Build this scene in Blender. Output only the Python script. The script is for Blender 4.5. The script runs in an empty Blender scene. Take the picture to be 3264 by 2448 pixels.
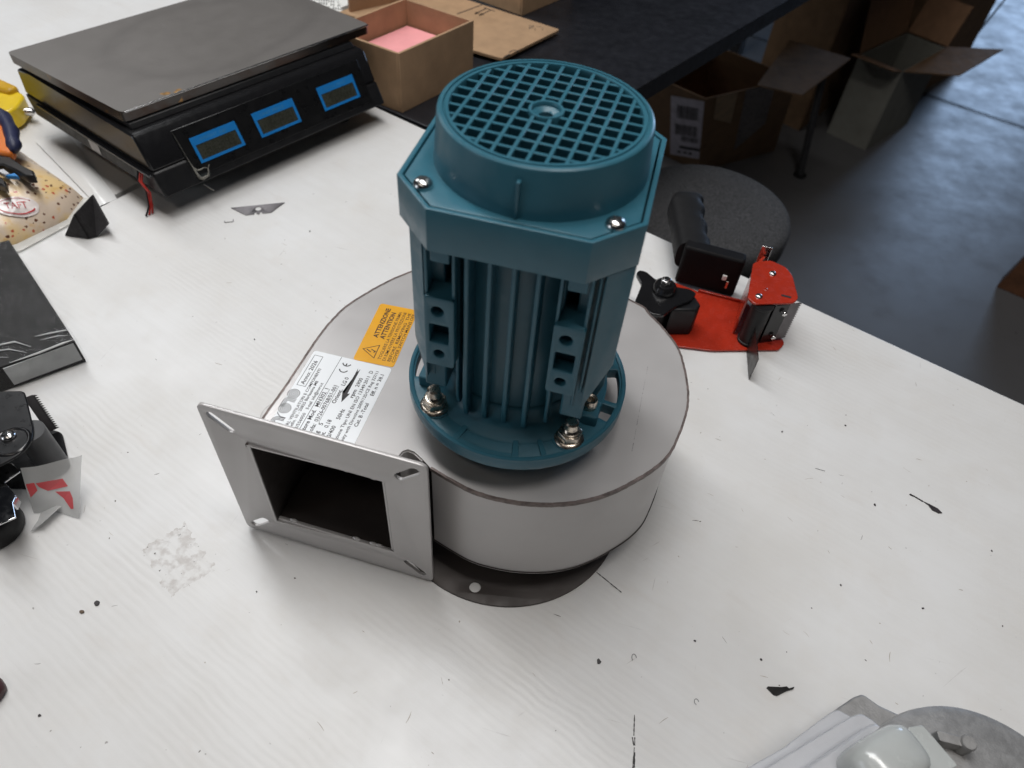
import bpy, bmesh, math, random
from mathutils import Vector, Matrix
random.seed(7)
S = 0.001                                    # everything below is written in millimetres
scene = bpy.context.scene
C = scene.collection
R = math.radians

# ------------------------------------------------------------------ camera
cam = bpy.data.cameras.new('camera'); co = bpy.data.objects.new('camera', cam); C.objects.link(co)
P_, r_ = 0.8545, 0.0902
fw = Vector((0, math.cos(P_), -math.sin(P_))); u0 = Vector((0, math.sin(P_), math.cos(P_))); x0 = Vector((1, 0, 0))
rx = math.cos(r_)*x0 + math.sin(r_)*u0; up = -math.sin(r_)*x0 + math.cos(r_)*u0
co.matrix_world = Matrix(((rx.x, up.x, -fw.x, -.004398), (rx.y, up.y, -fw.y, -.312961), (rx.z, up.z, -fw.z, .501612), (0, 0, 0, 1)))
cam.sensor_width = 36; cam.lens = 36*2305.37/3264; cam.clip_start = .01; cam.clip_end = 60
scene.camera = co
cam.dof.use_dof = True; cam.dof.focus_distance = .52; cam.dof.aperture_fstop = 9.0

# ------------------------------------------------------------------ light
w = bpy.data.worlds.new('World'); scene.world = w; w.use_nodes = True
bg = w.node_tree.nodes['Background']; bg.inputs[0].default_value = (.80, .86, 1, 1); bg.inputs[1].default_value = .012
def area(name, loc, aim, sx, sy, power, col):
    l = bpy.data.lights.new(name, 'AREA'); l.shape = 'RECTANGLE'; l.size = sx; l.size_y = sy; l.energy = power; l.color = col
    o = bpy.data.objects.new(name, l); C.objects.link(o); o.location = loc
    d = Vector(aim) - Vector(loc); o.rotation_euler = d.to_track_quat('-Z', 'Y').to_euler(); return o
def overhead_lamp(loc, ln, wd, power, col):
    l = bpy.data.lights.new('ceiling_and_fill_lamp', 'AREA'); l.shape = 'RECTANGLE'; l.size = ln; l.size_y = wd; l.energy = power; l.color = col
    o = bpy.data.objects.new('ceiling_and_fill_lamp', l); C.objects.link(o); o.location = loc; o.rotation_euler = (0, 0, R(-31))
overhead_lamp((-.50, .66, 2.0), 1.5, .25, 17, (.97, .985, 1))
overhead_lamp((-1.25, 1.25, 1.45), 1.5, .25, 13, (.97, .985, 1))
overhead_lamp((.12, -.02, 2.15), 1.5, .30, 22, (1, .975, .95))
overhead_lamp((-.60, -1.0, 2.2), 1.5, .25, 4, (1, .90, .80))  # warm fill added from the camera side, no known fixture
area('window_light', (-2.4, -1.0, .60), (-.1, 0, .2), .9, 1.2, 8, (.86, .92, 1))
area('window_light', (4.9, 7.6, 1.2), (2.2, 3.2, -.9), 1.6, 2.4, 115, (.48, .68, 1))
scene.view_settings.view_transform = 'Standard'; scene.view_settings.look = 'None'
scene.view_settings.exposure = 0; scene.view_settings.gamma = 1

# ------------------------------------------------------------------ materials
def nodes(name):
    m = bpy.data.materials.new(name); m.use_nodes = True
    return m, m.node_tree, m.node_tree.nodes['Principled BSDF']
def N(t, typ, **kw):
    n = t.nodes.new(typ)
    for k, v in kw.items(): setattr(n, k, v)
    return n
def mix(t, fac, a, b):
    n = N(t, 'ShaderNodeMix', data_type='RGBA')
    for s, v in ((0, fac), (6, a), (7, b)):
        if hasattr(v, 'is_linked') or hasattr(v, 'links'): t.links.new(v, n.inputs[s])
        elif s == 0: n.inputs[0].default_value = v
        else: n.inputs[s].default_value = (*v, 1) if len(v) == 3 else v
    return n.outputs[2]
def noise(t, scale, detail=4, rough=.55, vec=None):
    n = N(t, 'ShaderNodeTexNoise'); n.inputs['Scale'].default_value = scale; n.inputs['Detail'].default_value = detail; n.inputs['Roughness'].default_value = rough
    if vec is None: vec = N(t, 'ShaderNodeTexCoord').outputs['Object']
    t.links.new(vec, n.inputs['Vector']); return n.outputs['Fac']
def ramp(t, fac, lo, hi, a=0., b=1.):
    n = N(t, 'ShaderNodeMapRange'); n.inputs[1].default_value = lo; n.inputs[2].default_value = hi; n.inputs[3].default_value = a; n.inputs[4].default_value = b
    t.links.new(fac, n.inputs[0]); return n.outputs[0]
def mth(t, op, a, b=0.):
    n = N(t, 'ShaderNodeMath', operation=op)
    for i, v in enumerate((a, b)):
        if hasattr(v, 'links'): t.links.new(v, n.inputs[i])
        else: n.inputs[i].default_value = v
    return n.outputs[0]
def M(name, col, rough=.5, metal=0., var=.12, vs=40, bump=0., bs=400, coat=0., col2=None, rvar=.08, spec=None):
    m, t, b = nodes(name)
    n = noise(t, vs)
    c2 = col2 or tuple(c*(1-var*2) for c in col); c1 = col if col2 else tuple(min(1, c*(1+var)) for c in col)
    t.links.new(mix(t, ramp(t, n, .3, .7), c2, c1), b.inputs['Base Color'])
    t.links.new(ramp(t, noise(t, vs*2.7), .3, .7, max(.02, rough-rvar), min(1, rough+rvar)), b.inputs['Roughness'])
    b.inputs['Metallic'].default_value = metal; b.inputs['Coat Weight'].default_value = coat
    if spec is not None: b.inputs['Specular IOR Level'].default_value = spec
    if bump:
        bn = N(t, 'ShaderNodeBump'); bn.inputs['Strength'].default_value = bump; bn.inputs['Distance'].default_value = .0006
        t.links.new(noise(t, bs, 3), bn.inputs['Height']); t.links.new(bn.outputs[0], b.inputs['Normal'])
    return m
def emis(m, col, s): b = m.node_tree.nodes['Principled BSDF']; b.inputs['Emission Color'].default_value = (*col, 1); b.inputs['Emission Strength'].default_value = s; return m

blue = M('blue_paint', (.030, .122, .170), .40, var=.04, vs=60, spec=.4)
blue_pl = M('blue_plastic', (.031, .128, .178), .37, var=.03, vs=50, spec=.4)
casepaint = M('silver_grey_paint', (.49, .472, .464), .36, .28, var=.025, vs=14, rvar=.05)
caseedge = M('bare_weld_edge', (.17, .133, .122), .5, .4, var=.25, vs=200, bump=.3, bs=500)
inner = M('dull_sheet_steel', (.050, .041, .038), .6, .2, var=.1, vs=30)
platem = M('dark_primer_steel', (.050, .040, .036), .55, .1, var=.08, vs=30)
zinc = M('zinc_plated_steel', (.60, .53, .45), .27, 1., var=.06, vs=120)
screwm = M('bright_screw_steel', (.72, .71, .70), .22, 1., var=.05, vs=100, rvar=.04)
dark = M('dark_cavity_plastic', (.012, .016, .018), .6)
white_lab = M('white_sticker', (.80, .82, .84), .38, var=.01, vs=60)
yellow_lab = M('yellow_sticker', (.78, .37, .006), .4, var=.03, vs=60)
ink = M('black_ink', (.016, .012, .014), .55)
ink_brown = M('dark_brown_ink', (.045, .014, .006), .55)
steelblade = M('blade_steel', (.17, .16, .165), .45, .7, var=.06, vs=100)
blackpl = M('black_plastic', (.0085, .0085, .0095), .46, var=.1, vs=60, bump=.1, bs=2500, spec=.3)
blackgl = M('glossy_black_plastic', (.010, .010, .011), .20, var=.05, vs=60, rvar=.04)
redpaint = M('red_enamel', (.38, .028, .012), .25, var=.08, vs=60, coat=.4)
rubber = M('black_rubber', (.012, .012, .013), .6, bump=.2, bs=1200)
bkenamel = M('black_enamel', (.008, .008, .009), .33, var=.05, vs=60, spec=.35)
chrome = M('chrome', (.72, .72, .73), .1, 1., var=.05)
rust = M('rusty_steel', (.22, .11, .05), .6, .5, var=.3, vs=150)
card = M('brown_cardboard', (.40, .255, .145), .8, var=.08, vs=35, bump=.25, bs=350)
card_dk = M('brown_cardboard_inside', (.34, .19, .105), .85, var=.08, vs=35, bump=.25, bs=350)
card_shade = M('shaded_brown_cardboard', (.25, .15, .08), .85, var=.1, vs=25, bump=.25, bs=350)  # brown cardboard with the shade under the desk put into its colour
card_wh = M('shaded_whitish_cardboard', (.27, .265, .23), .8, var=.06, vs=20, bump=.2, bs=300)  # white box's card, colour darkened to stand in for deep shade
pink = M('pink_foam', (.85, .36, .37), .85, var=.03, vs=60, bump=.4, bs=1500)
lcdblue = M('blue_bezel', (.010, .17, .48), .35, var=.03)
lcd = M('grey_green_lcd', (.040, .042, .032), .28, var=.1, vs=120)
lcdseg = M('lcd_segments', (.026, .027, .022), .3)
lcdtext = M('bezel_print', (.05, .24, .50), .4)
deskm = M('black_desk_laminate', (.012, .0125, .016), .42, var=.15, vs=25, bump=.1, bs=700)
stoolm = M('charcoal_fabric', (.070, .070, .073), .95, var=.4, vs=420, bump=.9, bs=1300)
cast = M('cast_aluminium', (.34, .335, .33), .5, .5, var=.1, vs=120, bump=.35, bs=900)
castlight = M('pale_grey_paint', (.50, .505, .525), .45, .1, var=.03, vs=60, bump=.15, bs=1200)
plastwhite = M('white_nylon', (.49, .51, .50), .22, var=.03, vs=40, coat=.3)
plastwhite.node_tree.nodes['Principled BSDF'].inputs['Subsurface Weight'].default_value = .15
plastwhite.node_tree.nodes['Principled BSDF'].inputs['Subsurface Radius'].default_value = (.004, .004, .004)
yellowpl = M('yellow_plastic', (.72, .50, .015), .35, var=.05)
orange = M('orange_rubber', (.62, .16, .02), .5, var=.05)
navy = M('navy_rubber', (.018, .022, .06), .5, var=.1)
dkmetal = M('dark_tool_steel', (.035, .033, .032), .38, .7, var=.2)
blackcard = M('black_foam_card', (.017, .015, .016), .85, var=.2, vs=100, bump=.4, bs=900)
paperw = M('white_paper', (.74, .74, .71), .6, var=.03)
brownwood = M('dark_brown_board', (.13, .055, .025), .6, var=.2, vs=30)
rednylon = M('red_wire', (.55, .03, .02), .45)
blueplast = M('blue_plastic_chip', (.03, .22, .55), .35)
darkred = M('dark_red_rubber', (.05, .012, .014), .5)
legm = M('dark_grey_steel', (.030, .030, .034), .45, .2)
scaletop, t, b = nodes('brushed_steel_plate')
n1 = noise(t, 9, 5); n2 = noise(t, 45, 4)
tc = N(t, 'ShaderNodeTexCoord').outputs['Object']
mp = N(t, 'ShaderNodeMapping'); mp.inputs['Scale'].default_value = (25, 900, 60); t.links.new(tc, mp.inputs[0])
# a worn ring in the middle of the weighing plate
vm = N(t, 'ShaderNodeMapping'); vm.inputs['Location'].default_value = (-.175*6.2, -.15*10, 0); vm.inputs['Scale'].default_value = (6.2, 10, 0); t.links.new(tc, vm.inputs[0])
ln = N(t, 'ShaderNodeVectorMath', operation='LENGTH'); t.links.new(vm.outputs[0], ln.inputs[0])
rr = mth(t, 'ADD', ln.outputs['Value'], ramp(t, n1, .2, .8, -.13, .13))
ring = mth(t, 'SUBTRACT', 1, mth(t, 'MINIMUM', 1, mth(t, 'MULTIPLY', mth(t, 'ABSOLUTE', mth(t, 'SUBTRACT', rr, .84)), 7)))
c = mix(t, ramp(t, n1, .3, .7), (.150, .140, .131), (.165, .154, .145)); c = mix(t, mth(t, 'MULTIPLY', ring, .3), c, (.10, .093, .088))
c = mix(t, ramp(t, n2, .72, .80, 0, .3), c, (.15, .13, .115))
t.links.new(c, b.inputs['Base Color']); b.inputs['Metallic'].default_value = .3
t.links.new(ramp(t, n2, .3, .7, .42, .48), b.inputs['Roughness'])
bn = N(t, 'ShaderNodeBump'); bn.inputs['Strength'].default_value = .06; bn.inputs['Distance'].default_value = .0005
t.links.new(noise(t, 1, 2, .5, mp.outputs[0]), bn.inputs['Height']); t.links.new(bn.outputs[0], b.inputs['Normal'])

# white laminate worktop: streaked relief along the board, dirt clouds, fine specks, an old square of glue residue
table_m, t, b = nodes('white_laminate')
tc = N(t, 'ShaderNodeTexCoord').outputs['Object']
mp = N(t, 'ShaderNodeMapping', vector_type='TEXTURE'); mp.inputs['Rotation'].default_value = (0, 0, R(-32)); t.links.new(tc, mp.inputs[0])
st = N(t, 'ShaderNodeMapping'); st.inputs['Scale'].default_value = (5, 120, 1); t.links.new(mp.outputs[0], st.inputs[0])
st2 = N(t, 'ShaderNodeMapping'); st2.inputs['Scale'].default_value = (12, 40, 1); t.links.new(mp.outputs[0], st2.inputs[0])
streak = noise(t, 1, 3, .55, st.outputs[0]); streak2 = noise(t, 1, 5, .6, st2.outputs[0])
cloud = noise(t, 7, 5, .6); cloud2 = noise(t, 22, 5, .65); speck = noise(t, 210, 2, .5); sp2 = noise(t, 95, 3, .6)
c = mix(t, ramp(t, cloud, .38, .68), (.715, .713, .708), (.655, .643, .622))
c = mix(t, ramp(t, cloud2, .52, .78, 0, .35), c, (.62, .585, .54))
c = mix(t, ramp(t, streak, .40, .7, 0, .20), c, (.62, .61, .60))
c = mix(t, ramp(t, streak2, .60, .74, 0, .22), c, (.55, .50, .45))
c = mix(t, mth(t, 'MULTIPLY', ramp(t, speck, .745, .78), ramp(t, cloud2, .40, .6, 0, .8)), c, (.16, .14, .13))
for ang, sc_ in ((-10, (14, 260, 1)), (35, (22, 330, 1)), (75, (18, 300, 1))):
    m1 = N(t, 'ShaderNodeMapping', vector_type='TEXTURE'); m1.inputs['Rotation'].default_value = (0, 0, R(ang)); t.links.new(tc, m1.inputs[0])
    m2 = N(t, 'ShaderNodeMapping'); m2.inputs['Scale'].default_value = sc_; m2.inputs['Location'].default_value = (ang, ang*.3, 0); t.links.new(m1.outputs[0], m2.inputs[0])
    c = mix(t, mth(t, 'MULTIPLY', ramp(t, noise(t, 1, 2, .5, m2.outputs[0]), .735, .77), ramp(t, cloud2, .45, .65, 0, .55)), c, (.30, .27, .25))
sx = N(t, 'ShaderNodeSeparateXYZ'); t.links.new(tc, sx.inputs[0])
def lin(ax, ay, off): return mth(t, 'ADD', mth(t, 'ADD', mth(t, 'MULTIPLY', sx.outputs[0], ax), mth(t, 'MULTIPLY', sx.outputs[1], ay)), off)
wob = ramp(t, noise(t, 160, 4), .2, .8, -.004, .004)
# residue square: centre (-.238,-.076), axes 47 deg
a1 = mth(t, 'ABSOLUTE', mth(t, 'ADD', lin(.70, .714, .238*.70+.076*.714), wob)); a2 = mth(t, 'ABSOLUTE', mth(t, 'ADD', lin(-.714, .70, -.238*.714+.076*.70), wob))
ins = mth(t, 'MULTIPLY', mth(t, 'LESS_THAN', a1, .0165), mth(t, 'LESS_THAN', a2, .0245))
edge = mth(t, 'MAXIMUM', ramp(t, a1, .013, .0165), ramp(t, a2, .021, .0245))
res = mth(t, 'MULTIPLY', ins, mth(t, 'MAXIMUM', mth(t, 'MULTIPLY', ramp(t, sp2, .46, .62), .42), mth(t, 'MULTIPLY', mth(t, 'MULTIPLY', edge, ramp(t, noise(t, 130, 3), .46, .58)), .55)))
c = mix(t, res, c, (.30, .25, .215))
c = mix(t, mth(t, 'MULTIPLY', ins, ramp(t, noise(t, 240, 2), .68, .71)), c, (.06, .05, .045))
t.links.new(c, b.inputs['Base Color'])
t.links.new(ramp(t, cloud2, .3, .7, .30, .46), b.inputs['Roughness']); b.inputs['Specular IOR Level'].default_value = .36
wv = N(t, 'ShaderNodeTexWave', wave_type='BANDS', bands_direction='Y'); wv.inputs['Scale'].default_value = 57; wv.inputs['Distortion'].default_value = 4.5; wv.inputs['Detail'].default_value = 3; wv.inputs['Detail Scale'].default_value = .6
t.links.new(mp.outputs[0], wv.inputs['Vector'])
c = mix(t, mth(t, 'MULTIPLY', wv.outputs['Fac'], ramp(t, cloud, .42, .62, .0, .05)), c, (.60, .60, .60)); t.links.new(c, b.inputs['Base Color'])
bn = N(t, 'ShaderNodeBump'); bn.inputs['Strength'].default_value = .26; bn.inputs['Distance'].default_value = .0010
h = mth(t, 'ADD', mth(t, 'ADD', mth(t, 'MULTIPLY', streak, .6), mth(t, 'MULTIPLY', wv.outputs['Fac'], ramp(t, cloud, .40, .62, .05, .30))), mth(t, 'ADD', mth(t, 'MULTIPLY', cloud2, .3), mth(t, 'MULTIPLY', sp2, .12)))
t.links.new(h, bn.inputs['Height']); t.links.new(bn.outputs[0], b.inputs['Normal'])

# painted concrete floor
floor_m, t, b = nodes('grey_floor_paint')
n1 = noise(t, 1.2, 5, .6); n2 = noise(t, 9, 5, .65); n3 = noise(t, 60, 2)
c = mix(t, ramp(t, n1, .3, .7), (.115, .114, .118), (.145, .142, .142)); c = mix(t, ramp(t, n2, .55, .8, 0, .4), c, (.095, .09, .088))
c = mix(t, ramp(t, n3, .74, .77, 0, .7), c, (.02, .018, .018))
t.links.new(c, b.inputs['Base Color']); t.links.new(ramp(t, n2, .3, .7, .38, .52), b.inputs['Roughness'])
bn = N(t, 'ShaderNodeBump'); bn.inputs['Strength'].default_value = .09; bn.inputs['Distance'].default_value = .004
t.links.new(n2, bn.inputs['Height']); t.links.new(bn.outputs[0], b.inputs['Normal'])

# printed foil of the sweet bag
foil, t, b = nodes('printed_cream_foil')
tc = N(t, 'ShaderNodeTexCoord').outputs['Object']
vo = N(t, 'ShaderNodeTexVoronoi'); vo.inputs['Scale'].default_value = 165; t.links.new(tc, vo.inputs['Vector'])
n1 = noise(t, 28, 3)
c = mix(t, ramp(t, n1, .42, .60), (.74, .54, .27), (.68, .55, .43)); c = mix(t, ramp(t, noise(t, 70, 3), .55, .68, 0, .6), c, (.66, .38, .07))
dots = mth(t, 'LESS_THAN', mth(t, 'ADD', vo.outputs['Distance'], ramp(t, noise(t, 420, 2), .3, .7, -.12, .12)), .26)
sel = N(t, 'ShaderNodeSeparateColor'); t.links.new(vo.outputs['Color'], sel.inputs[0])
c = mix(t, mth(t, 'MULTIPLY', dots, mth(t, 'LESS_THAN', sel.outputs[0], .42)), c, (.13, .05, .025))
c = mix(t, mth(t, 'MULTIPLY', dots, mth(t, 'GREATER_THAN', sel.outputs[0], .8)), c, (.50, .10, .05))
t.links.new(c, b.inputs['Base Color']); b.inputs['Roughness'].default_value = .34; b.inputs['Coat Weight'].default_value = .12
bn = N(t, 'ShaderNodeBump'); bn.inputs['Strength'].default_value = .35; bn.inputs['Distance'].default_value = .003
t.links.new(noise(t, 45, 3), bn.inputs['Height']); t.links.new(bn.outputs[0], b.inputs['Normal'])

def film(name, col, trans, rough, bumps):
    m, t, b = nodes(name); b.inputs['Base Color'].default_value = (*col, 1); b.inputs['Roughness'].default_value = rough
    tr = N(t, 'ShaderNodeBsdfTransparent'); mx = N(t, 'ShaderNodeMixShader'); mx.inputs[0].default_value = trans
    t.links.new(b.outputs[0], mx.inputs[1]); t.links.new(tr.outputs[0], mx.inputs[2]); t.links.new(mx.outputs[0], t.nodes['Material Output'].inputs[0])
    bn = N(t, 'ShaderNodeBump'); bn.inputs['Strength'].default_value = bumps; bn.inputs['Distance'].default_value = .003
    t.links.new(noise(t, 55, 4), bn.inputs['Height']); t.links.new(bn.outputs[0], b.inputs['Normal']); return m
wrap = film('shrink_wrap', (.3, .3, .3), .92, .10, .8)
tapefilm = film('frosted_tape', (.55, .55, .54), .34, .35, .2)
tapered = film('tape_red_print', (.62, .06, .07), .2, .35, .2)
handlem = blackgl

# ------------------------------------------------------------------ helpers
def link(name, me, mat, parent=None, smooth=None, bevel=0., seg=2):
    o = bpy.data.objects.new(name, me); C.objects.link(o)
    if mat is not None: me.materials.append(mat)
    if parent is not None: o.parent = parent
    if smooth is not None:
        me.shade_smooth(); me.set_sharp_from_angle(angle=R(smooth))
    if bevel:
        bv = o.modifiers.new('bevel', 'BEVEL'); bv.width = bevel*S; bv.segments = seg; bv.limit_method = 'ANGLE'; bv.angle_limit = R(35); bv.harden_normals = False
        me.shade_smooth(); me.set_sharp_from_angle(angle=R(50))
    return o
class MB:
    def __init__(s): s.v = []; s.f = []
    def add(s, vs, fs):
        k = len(s.v); s.v += [tuple(x) for x in vs]; s.f += [tuple(i+k for i in f) for f in fs]; return s
    def prism(s, pts, z0, z1, xf=None):
        n = len(pts); vs = [(p[0], p[1], z0) for p in pts] + [(p[0], p[1], z1) for p in pts]
        if xf: vs = [xf(v) for v in vs]
        return s.add(vs, [tuple(range(n-1, -1, -1)), tuple(range(n, 2*n))] + [(i, (i+1) % n, n+(i+1) % n, n+i) for i in range(n)])
    def box(s, c, d, rz=0., xf=None):
        ca, sa = math.cos(rz), math.sin(rz); h = [x/2 for x in d]
        pts = [(c[0]+ca*x-sa*y, c[1]+sa*x+ca*y) for x, y in ((-h[0], -h[1]), (h[0], -h[1]), (h[0], h[1]), (-h[0], h[1]))]
        return s.prism(pts, c[2]-h[2], c[2]+h[2], xf)
    def lathe(s, prof, c=(0, 0), n=48, cap0=False, cap1=False, xf=None):
        vs = []; fs = []; m = len(prof)
        for i in range(n):
            a = 2*math.pi*i/n
            for r, z_ in prof: vs.append((c[0]+r*math.cos(a), c[1]+r*math.sin(a), z_))
        for i in range(n):
            j = (i+1) % n
            for k in range(m-1): fs.append((i*m+k, j*m+k, j*m+k+1, i*m+k+1))
        if cap0: fs.append(tuple(i*m for i in range(n-1, -1, -1)))
        if cap1: fs.append(tuple(i*m+m-1 for i in range(n)))
        if xf: vs = [xf(v) for v in vs]
        return s.add(vs, fs)
    def tube(s, path, r, n=8):
        path = [Vector(p) for p in path]; vs = []; fs = []
        for i, p in enumerate(path):
            d = (path[min(i+1, len(path)-1)] - path[max(i-1, 0)]).normalized()
            a = d.cross(Vector((0, 0, 1))); a = a.normalized() if a.length > .05 else Vector((1, 0, 0)); b_ = d.cross(a)
            rr = r[i] if isinstance(r, (list, tuple)) else r
            vs += [p + rr*(math.cos(2*math.pi*k/n)*a + math.sin(2*math.pi*k/n)*b_) for k in range(n)]
        for i in range(len(path)-1):
            for k in range(n): fs.append((i*n+k, i*n+(k+1) % n, (i+1)*n+(k+1) % n, (i+1)*n+k))
        fs += [tuple(range(n-1, -1, -1)), tuple((len(path)-1)*n+k for k in range(n))]
        return s.add(vs, fs)
    def mesh(s, name):
        me = bpy.data.meshes.new(name); me.from_pydata([(x*S, y*S, z*S) for x, y, z in s.v], [], s.f); me.update()
        bm = bmesh.new(); bm.from_mesh(me); bmesh.ops.recalc_face_normals(bm, faces=bm.faces); bm.to_mesh(me); bm.free(); return me
    def build(s, name, mat, parent=None, smooth=35, bevel=0., seg=2): return link(name, s.mesh(name), mat, parent, smooth, bevel, seg)
def plate(name, loops, t_, mat, parent=None, xf=None, bevel=.0, smooth=35):
    """flat sheet with holes: a filled 2D curve, thickness t_ centred on 0, then moved by xf (mm -> mm)"""
    cu = bpy.data.curves.new(name, 'CURVE'); cu.dimensions = '2D'; cu.fill_mode = 'BOTH'; cu.extrude = t_/2 - bevel; cu.bevel_depth = bevel; cu.bevel_resolution = 1; cu.offset = -bevel
    for lp in loops:
        sp = cu.splines.new('POLY'); sp.points.add(len(lp)-1); sp.use_cyclic_u = True
        for p, q_ in zip(sp.points, lp): p.co = (q_[0], q_[1], 0, 1)
    o = bpy.data.objects.new('tmp', cu); C.objects.link(o)
    me = bpy.data.meshes.new_from_object(o); bpy.data.objects.remove(o); bpy.data.curves.remove(cu)
    me.name = name
    for v in me.vertices:
        p = (v.co.x, v.co.y, v.co.z); p = xf(p) if xf else p; v.co = (p[0]*S, p[1]*S, p[2]*S)
    me.update(); bm = bmesh.new(); bm.from_mesh(me); bmesh.ops.remove_doubles(bm, verts=bm.verts, dist=1e-6); bmesh.ops.recalc_face_normals(bm, faces=bm.faces); bm.to_mesh(me); bm.free()
    me.materials.clear(); return link(name, me, mat, parent, smooth)
def text_geo(mb, body, x, y, width, cap, bold=.014, xf=None, align='L'):
    """lettering laid flat at (x, y): cap height and total width in mm"""
    cu = bpy.data.curves.new('t', 'FONT'); cu.body = body; cu.size = 1; cu.offset = bold; cu.resolution_u = 2
    o = bpy.data.objects.new('tmp', cu); C.objects.link(o); me = bpy.data.meshes.new_from_object(o)
    bpy.data.objects.remove(o); bpy.data.curves.remove(cu)
    xs = [v.co.x for v in me.vertices]; x_0, x_1 = min(xs), max(xs); kx = width/(x_1-x_0); ky = cap/.72
    vs = [(x+(v.co.x-x_0)*kx, y+v.co.y*ky, 0) for v in me.vertices]
    if xf: vs = [xf(v) for v in vs]
    mb.add(vs, [tuple(p.vertices) for p in me.polygons]); bpy.data.meshes.remove(me)
def circle(cx, cy, r, n=32, a0=0.): return [(cx+r*math.cos(a0+2*math.pi*i/n), cy+r*math.sin(a0+2*math.pi*i/n)) for i in range(n)]
def slot(cx, cy, l, wd, a, n=8):
    pts = []
    for sgn, st_ in ((1, -math.pi/2), (-1, math.pi/2)):
        for i in range(n+1):
            th = st_+math.pi*i/n; pts.append((sgn*(l-wd)/2+wd/2*math.cos(th), wd/2*math.sin(th)))
    return [(cx+x*math.cos(a)-y*math.sin(a), cy+x*math.sin(a)+y*math.cos(a)) for x, y in pts]
def rrect(cx, cy, wd, h, r, n=5):
    pts = []
    for sx_, sy_, a in ((1, 1, 0), (-1, 1, 90), (-1, -1, 180), (1, -1, 270)):
        for i in range(n+1):
            th = R(a+90*i/n); pts.append((cx+sx_*(wd/2-r)+r*math.cos(th), cy+sy_*(h/2-r)+r*math.sin(th)))
    return pts
def rounded(pts, r, n=4):
    out = []; k = len(pts)
    for i in range(k):
        p = Vector(pts[i]); a = Vector(pts[i-1]); b_ = Vector(pts[(i+1) % k]); d1 = (a-p); d2 = (b_-p)
        rr = min(r[i] if isinstance(r, (list, tuple)) else r, d1.length*.49, d2.length*.49)
        if rr < .05: out.append(tuple(p)); continue
        p1 = p+d1.normalized()*rr; p2 = p+d2.normalized()*rr
        for j in range(n+1):
            t_ = j/n; out.append(tuple((1-t_)**2*p1+2*t_*(1-t_)*p+t_*t_*p2))
    return out
def thing(name, label, cat, loc=(0, 0, 0), rz=0., group=None):
    o = bpy.data.objects.new(name, None); C.objects.link(o); o.empty_display_size = .02
    o.location = [x*S for x in loc]; o.rotation_euler = (0, 0, rz); tag(o, label, cat, group); return o
def tag(o, label, cat, group=None):
    o['label'] = label; o['category'] = cat
    if group: o['group'] = group
    return o
def struct(o): o['kind'] = 'structure'; return o
def rotz(a, dx=0, dy=0, dz=0):
    ca, sa = math.cos(a), math.sin(a)
    return lambda p: (dx+ca*p[0]-sa*p[1], dy+sa*p[0]+ca*p[1], dz+p[2])

# ------------------------------------------------------------------ setting: floor, worktops, desk
d_e = Vector((.848, -.53)); n_e = Vector((.53, .848))            # along and across the far edge of the white worktop
corner = Vector((-284, 634))
def W2(a, b_): return tuple(corner + a*d_e + b_*n_e)             # a along the edge (to the right), b beyond the edge
fl = MB(); fl.add([(-9000, -6000, -900), (9000, -6000, -900), (9000, 14000, -900), (-9000, 14000, -900)], [(0, 1, 2, 3)])
floor = struct(fl.build('floor', floor_m))
jm = M('floor_joint_dirt', (.016, .015, .016), .8)
for a, b_ in (((900, 3195), (4200, 1080)), ((1997, 3281), (3600, 5700))):
    a = Vector(a); b_ = Vector(b_); n_ = Vector((-(b_-a).y, (b_-a).x)).normalized()*5
    q_ = MB(); q_.add([(*(a+n_), -897), (*(a-n_), -897), (*(b_-n_), -897), (*(b_+n_), -897)], [(0, 1, 2, 3)]); q_.build('floor_joint', jm, floor)
tt = thing('worktop', 'white laminate worktop with stains and scratches under the fan', 'table', (0, 0, 0))
top = MB().prism([W2(0, 0), W2(2300, 0), W2(2300, -1150), W2(0, -1150)], -28, 0).build('table_top', table_m, tt, None, 1.2)
edgem = M('dark_edge_band', (.05, .045, .048), .5)
MB().prism([W2(4, -6), W2(2296, -6), W2(2296, -1144), W2(4, -1144)], -46, -28.5).build('table_frame', edgem, tt)
for a, b_ in ((60, -60), (2240, -60), (60, -1090), (2240, -1090)):
    MB().prism([W2(a-25, b_-25), W2(a+25, b_-25), W2(a+25, b_+25), W2(a-25, b_+25)], -900, -46.5).build('leg', legm, tt)
t2 = thing('worktop', 'white worktop at the far left, behind the price scale', 'table')
MB().prism([W2(-16, 150), W2(-16, -1150), W2(-900, -1150), W2(-900, 150)], -34, -5).build('table_top', table_m, t2, None, 1.2)
for a, b_ in ((-70, 120), (-70, -1090), (-850, -1090)):
    MB().prism([W2(a-25, b_-25), W2(a+25, b_-25), W2(a+25, b_+25), W2(a-25, b_+25)], -900, -34.5).build('leg', legm, t2)
dk = thing('desk', 'black desk beyond the white worktop carrying cardboard boxes', 'desk')
D0 = Vector((-30, 491)); dd = Vector((.601, .799)); dn = Vector((-.799, .601))
dq = [tuple(D0), tuple(D0+dd*1500), tuple(D0+dd*1500+dn*850), W2(-10, 220), W2(-10, 160), W2(-10, 6), W2(4, 6)]
MB().prism([tuple(D0+n_e*2), tuple(D0+dd*2600), tuple(D0+dd*2600+dn*850), W2(-8, 420), W2(-8, 4)], -32, -2).build('desk_top', deskm, dk, None, 1.5)
for k, s_ in ((60, 60), (2500, 560), (2500, 780), (120, 420)):
    p = D0+dd*k+dn*s_; MB().box((p.x, p.y, -467), (45, 45, 866), R(53)).build('leg', legm, dk)

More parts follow.
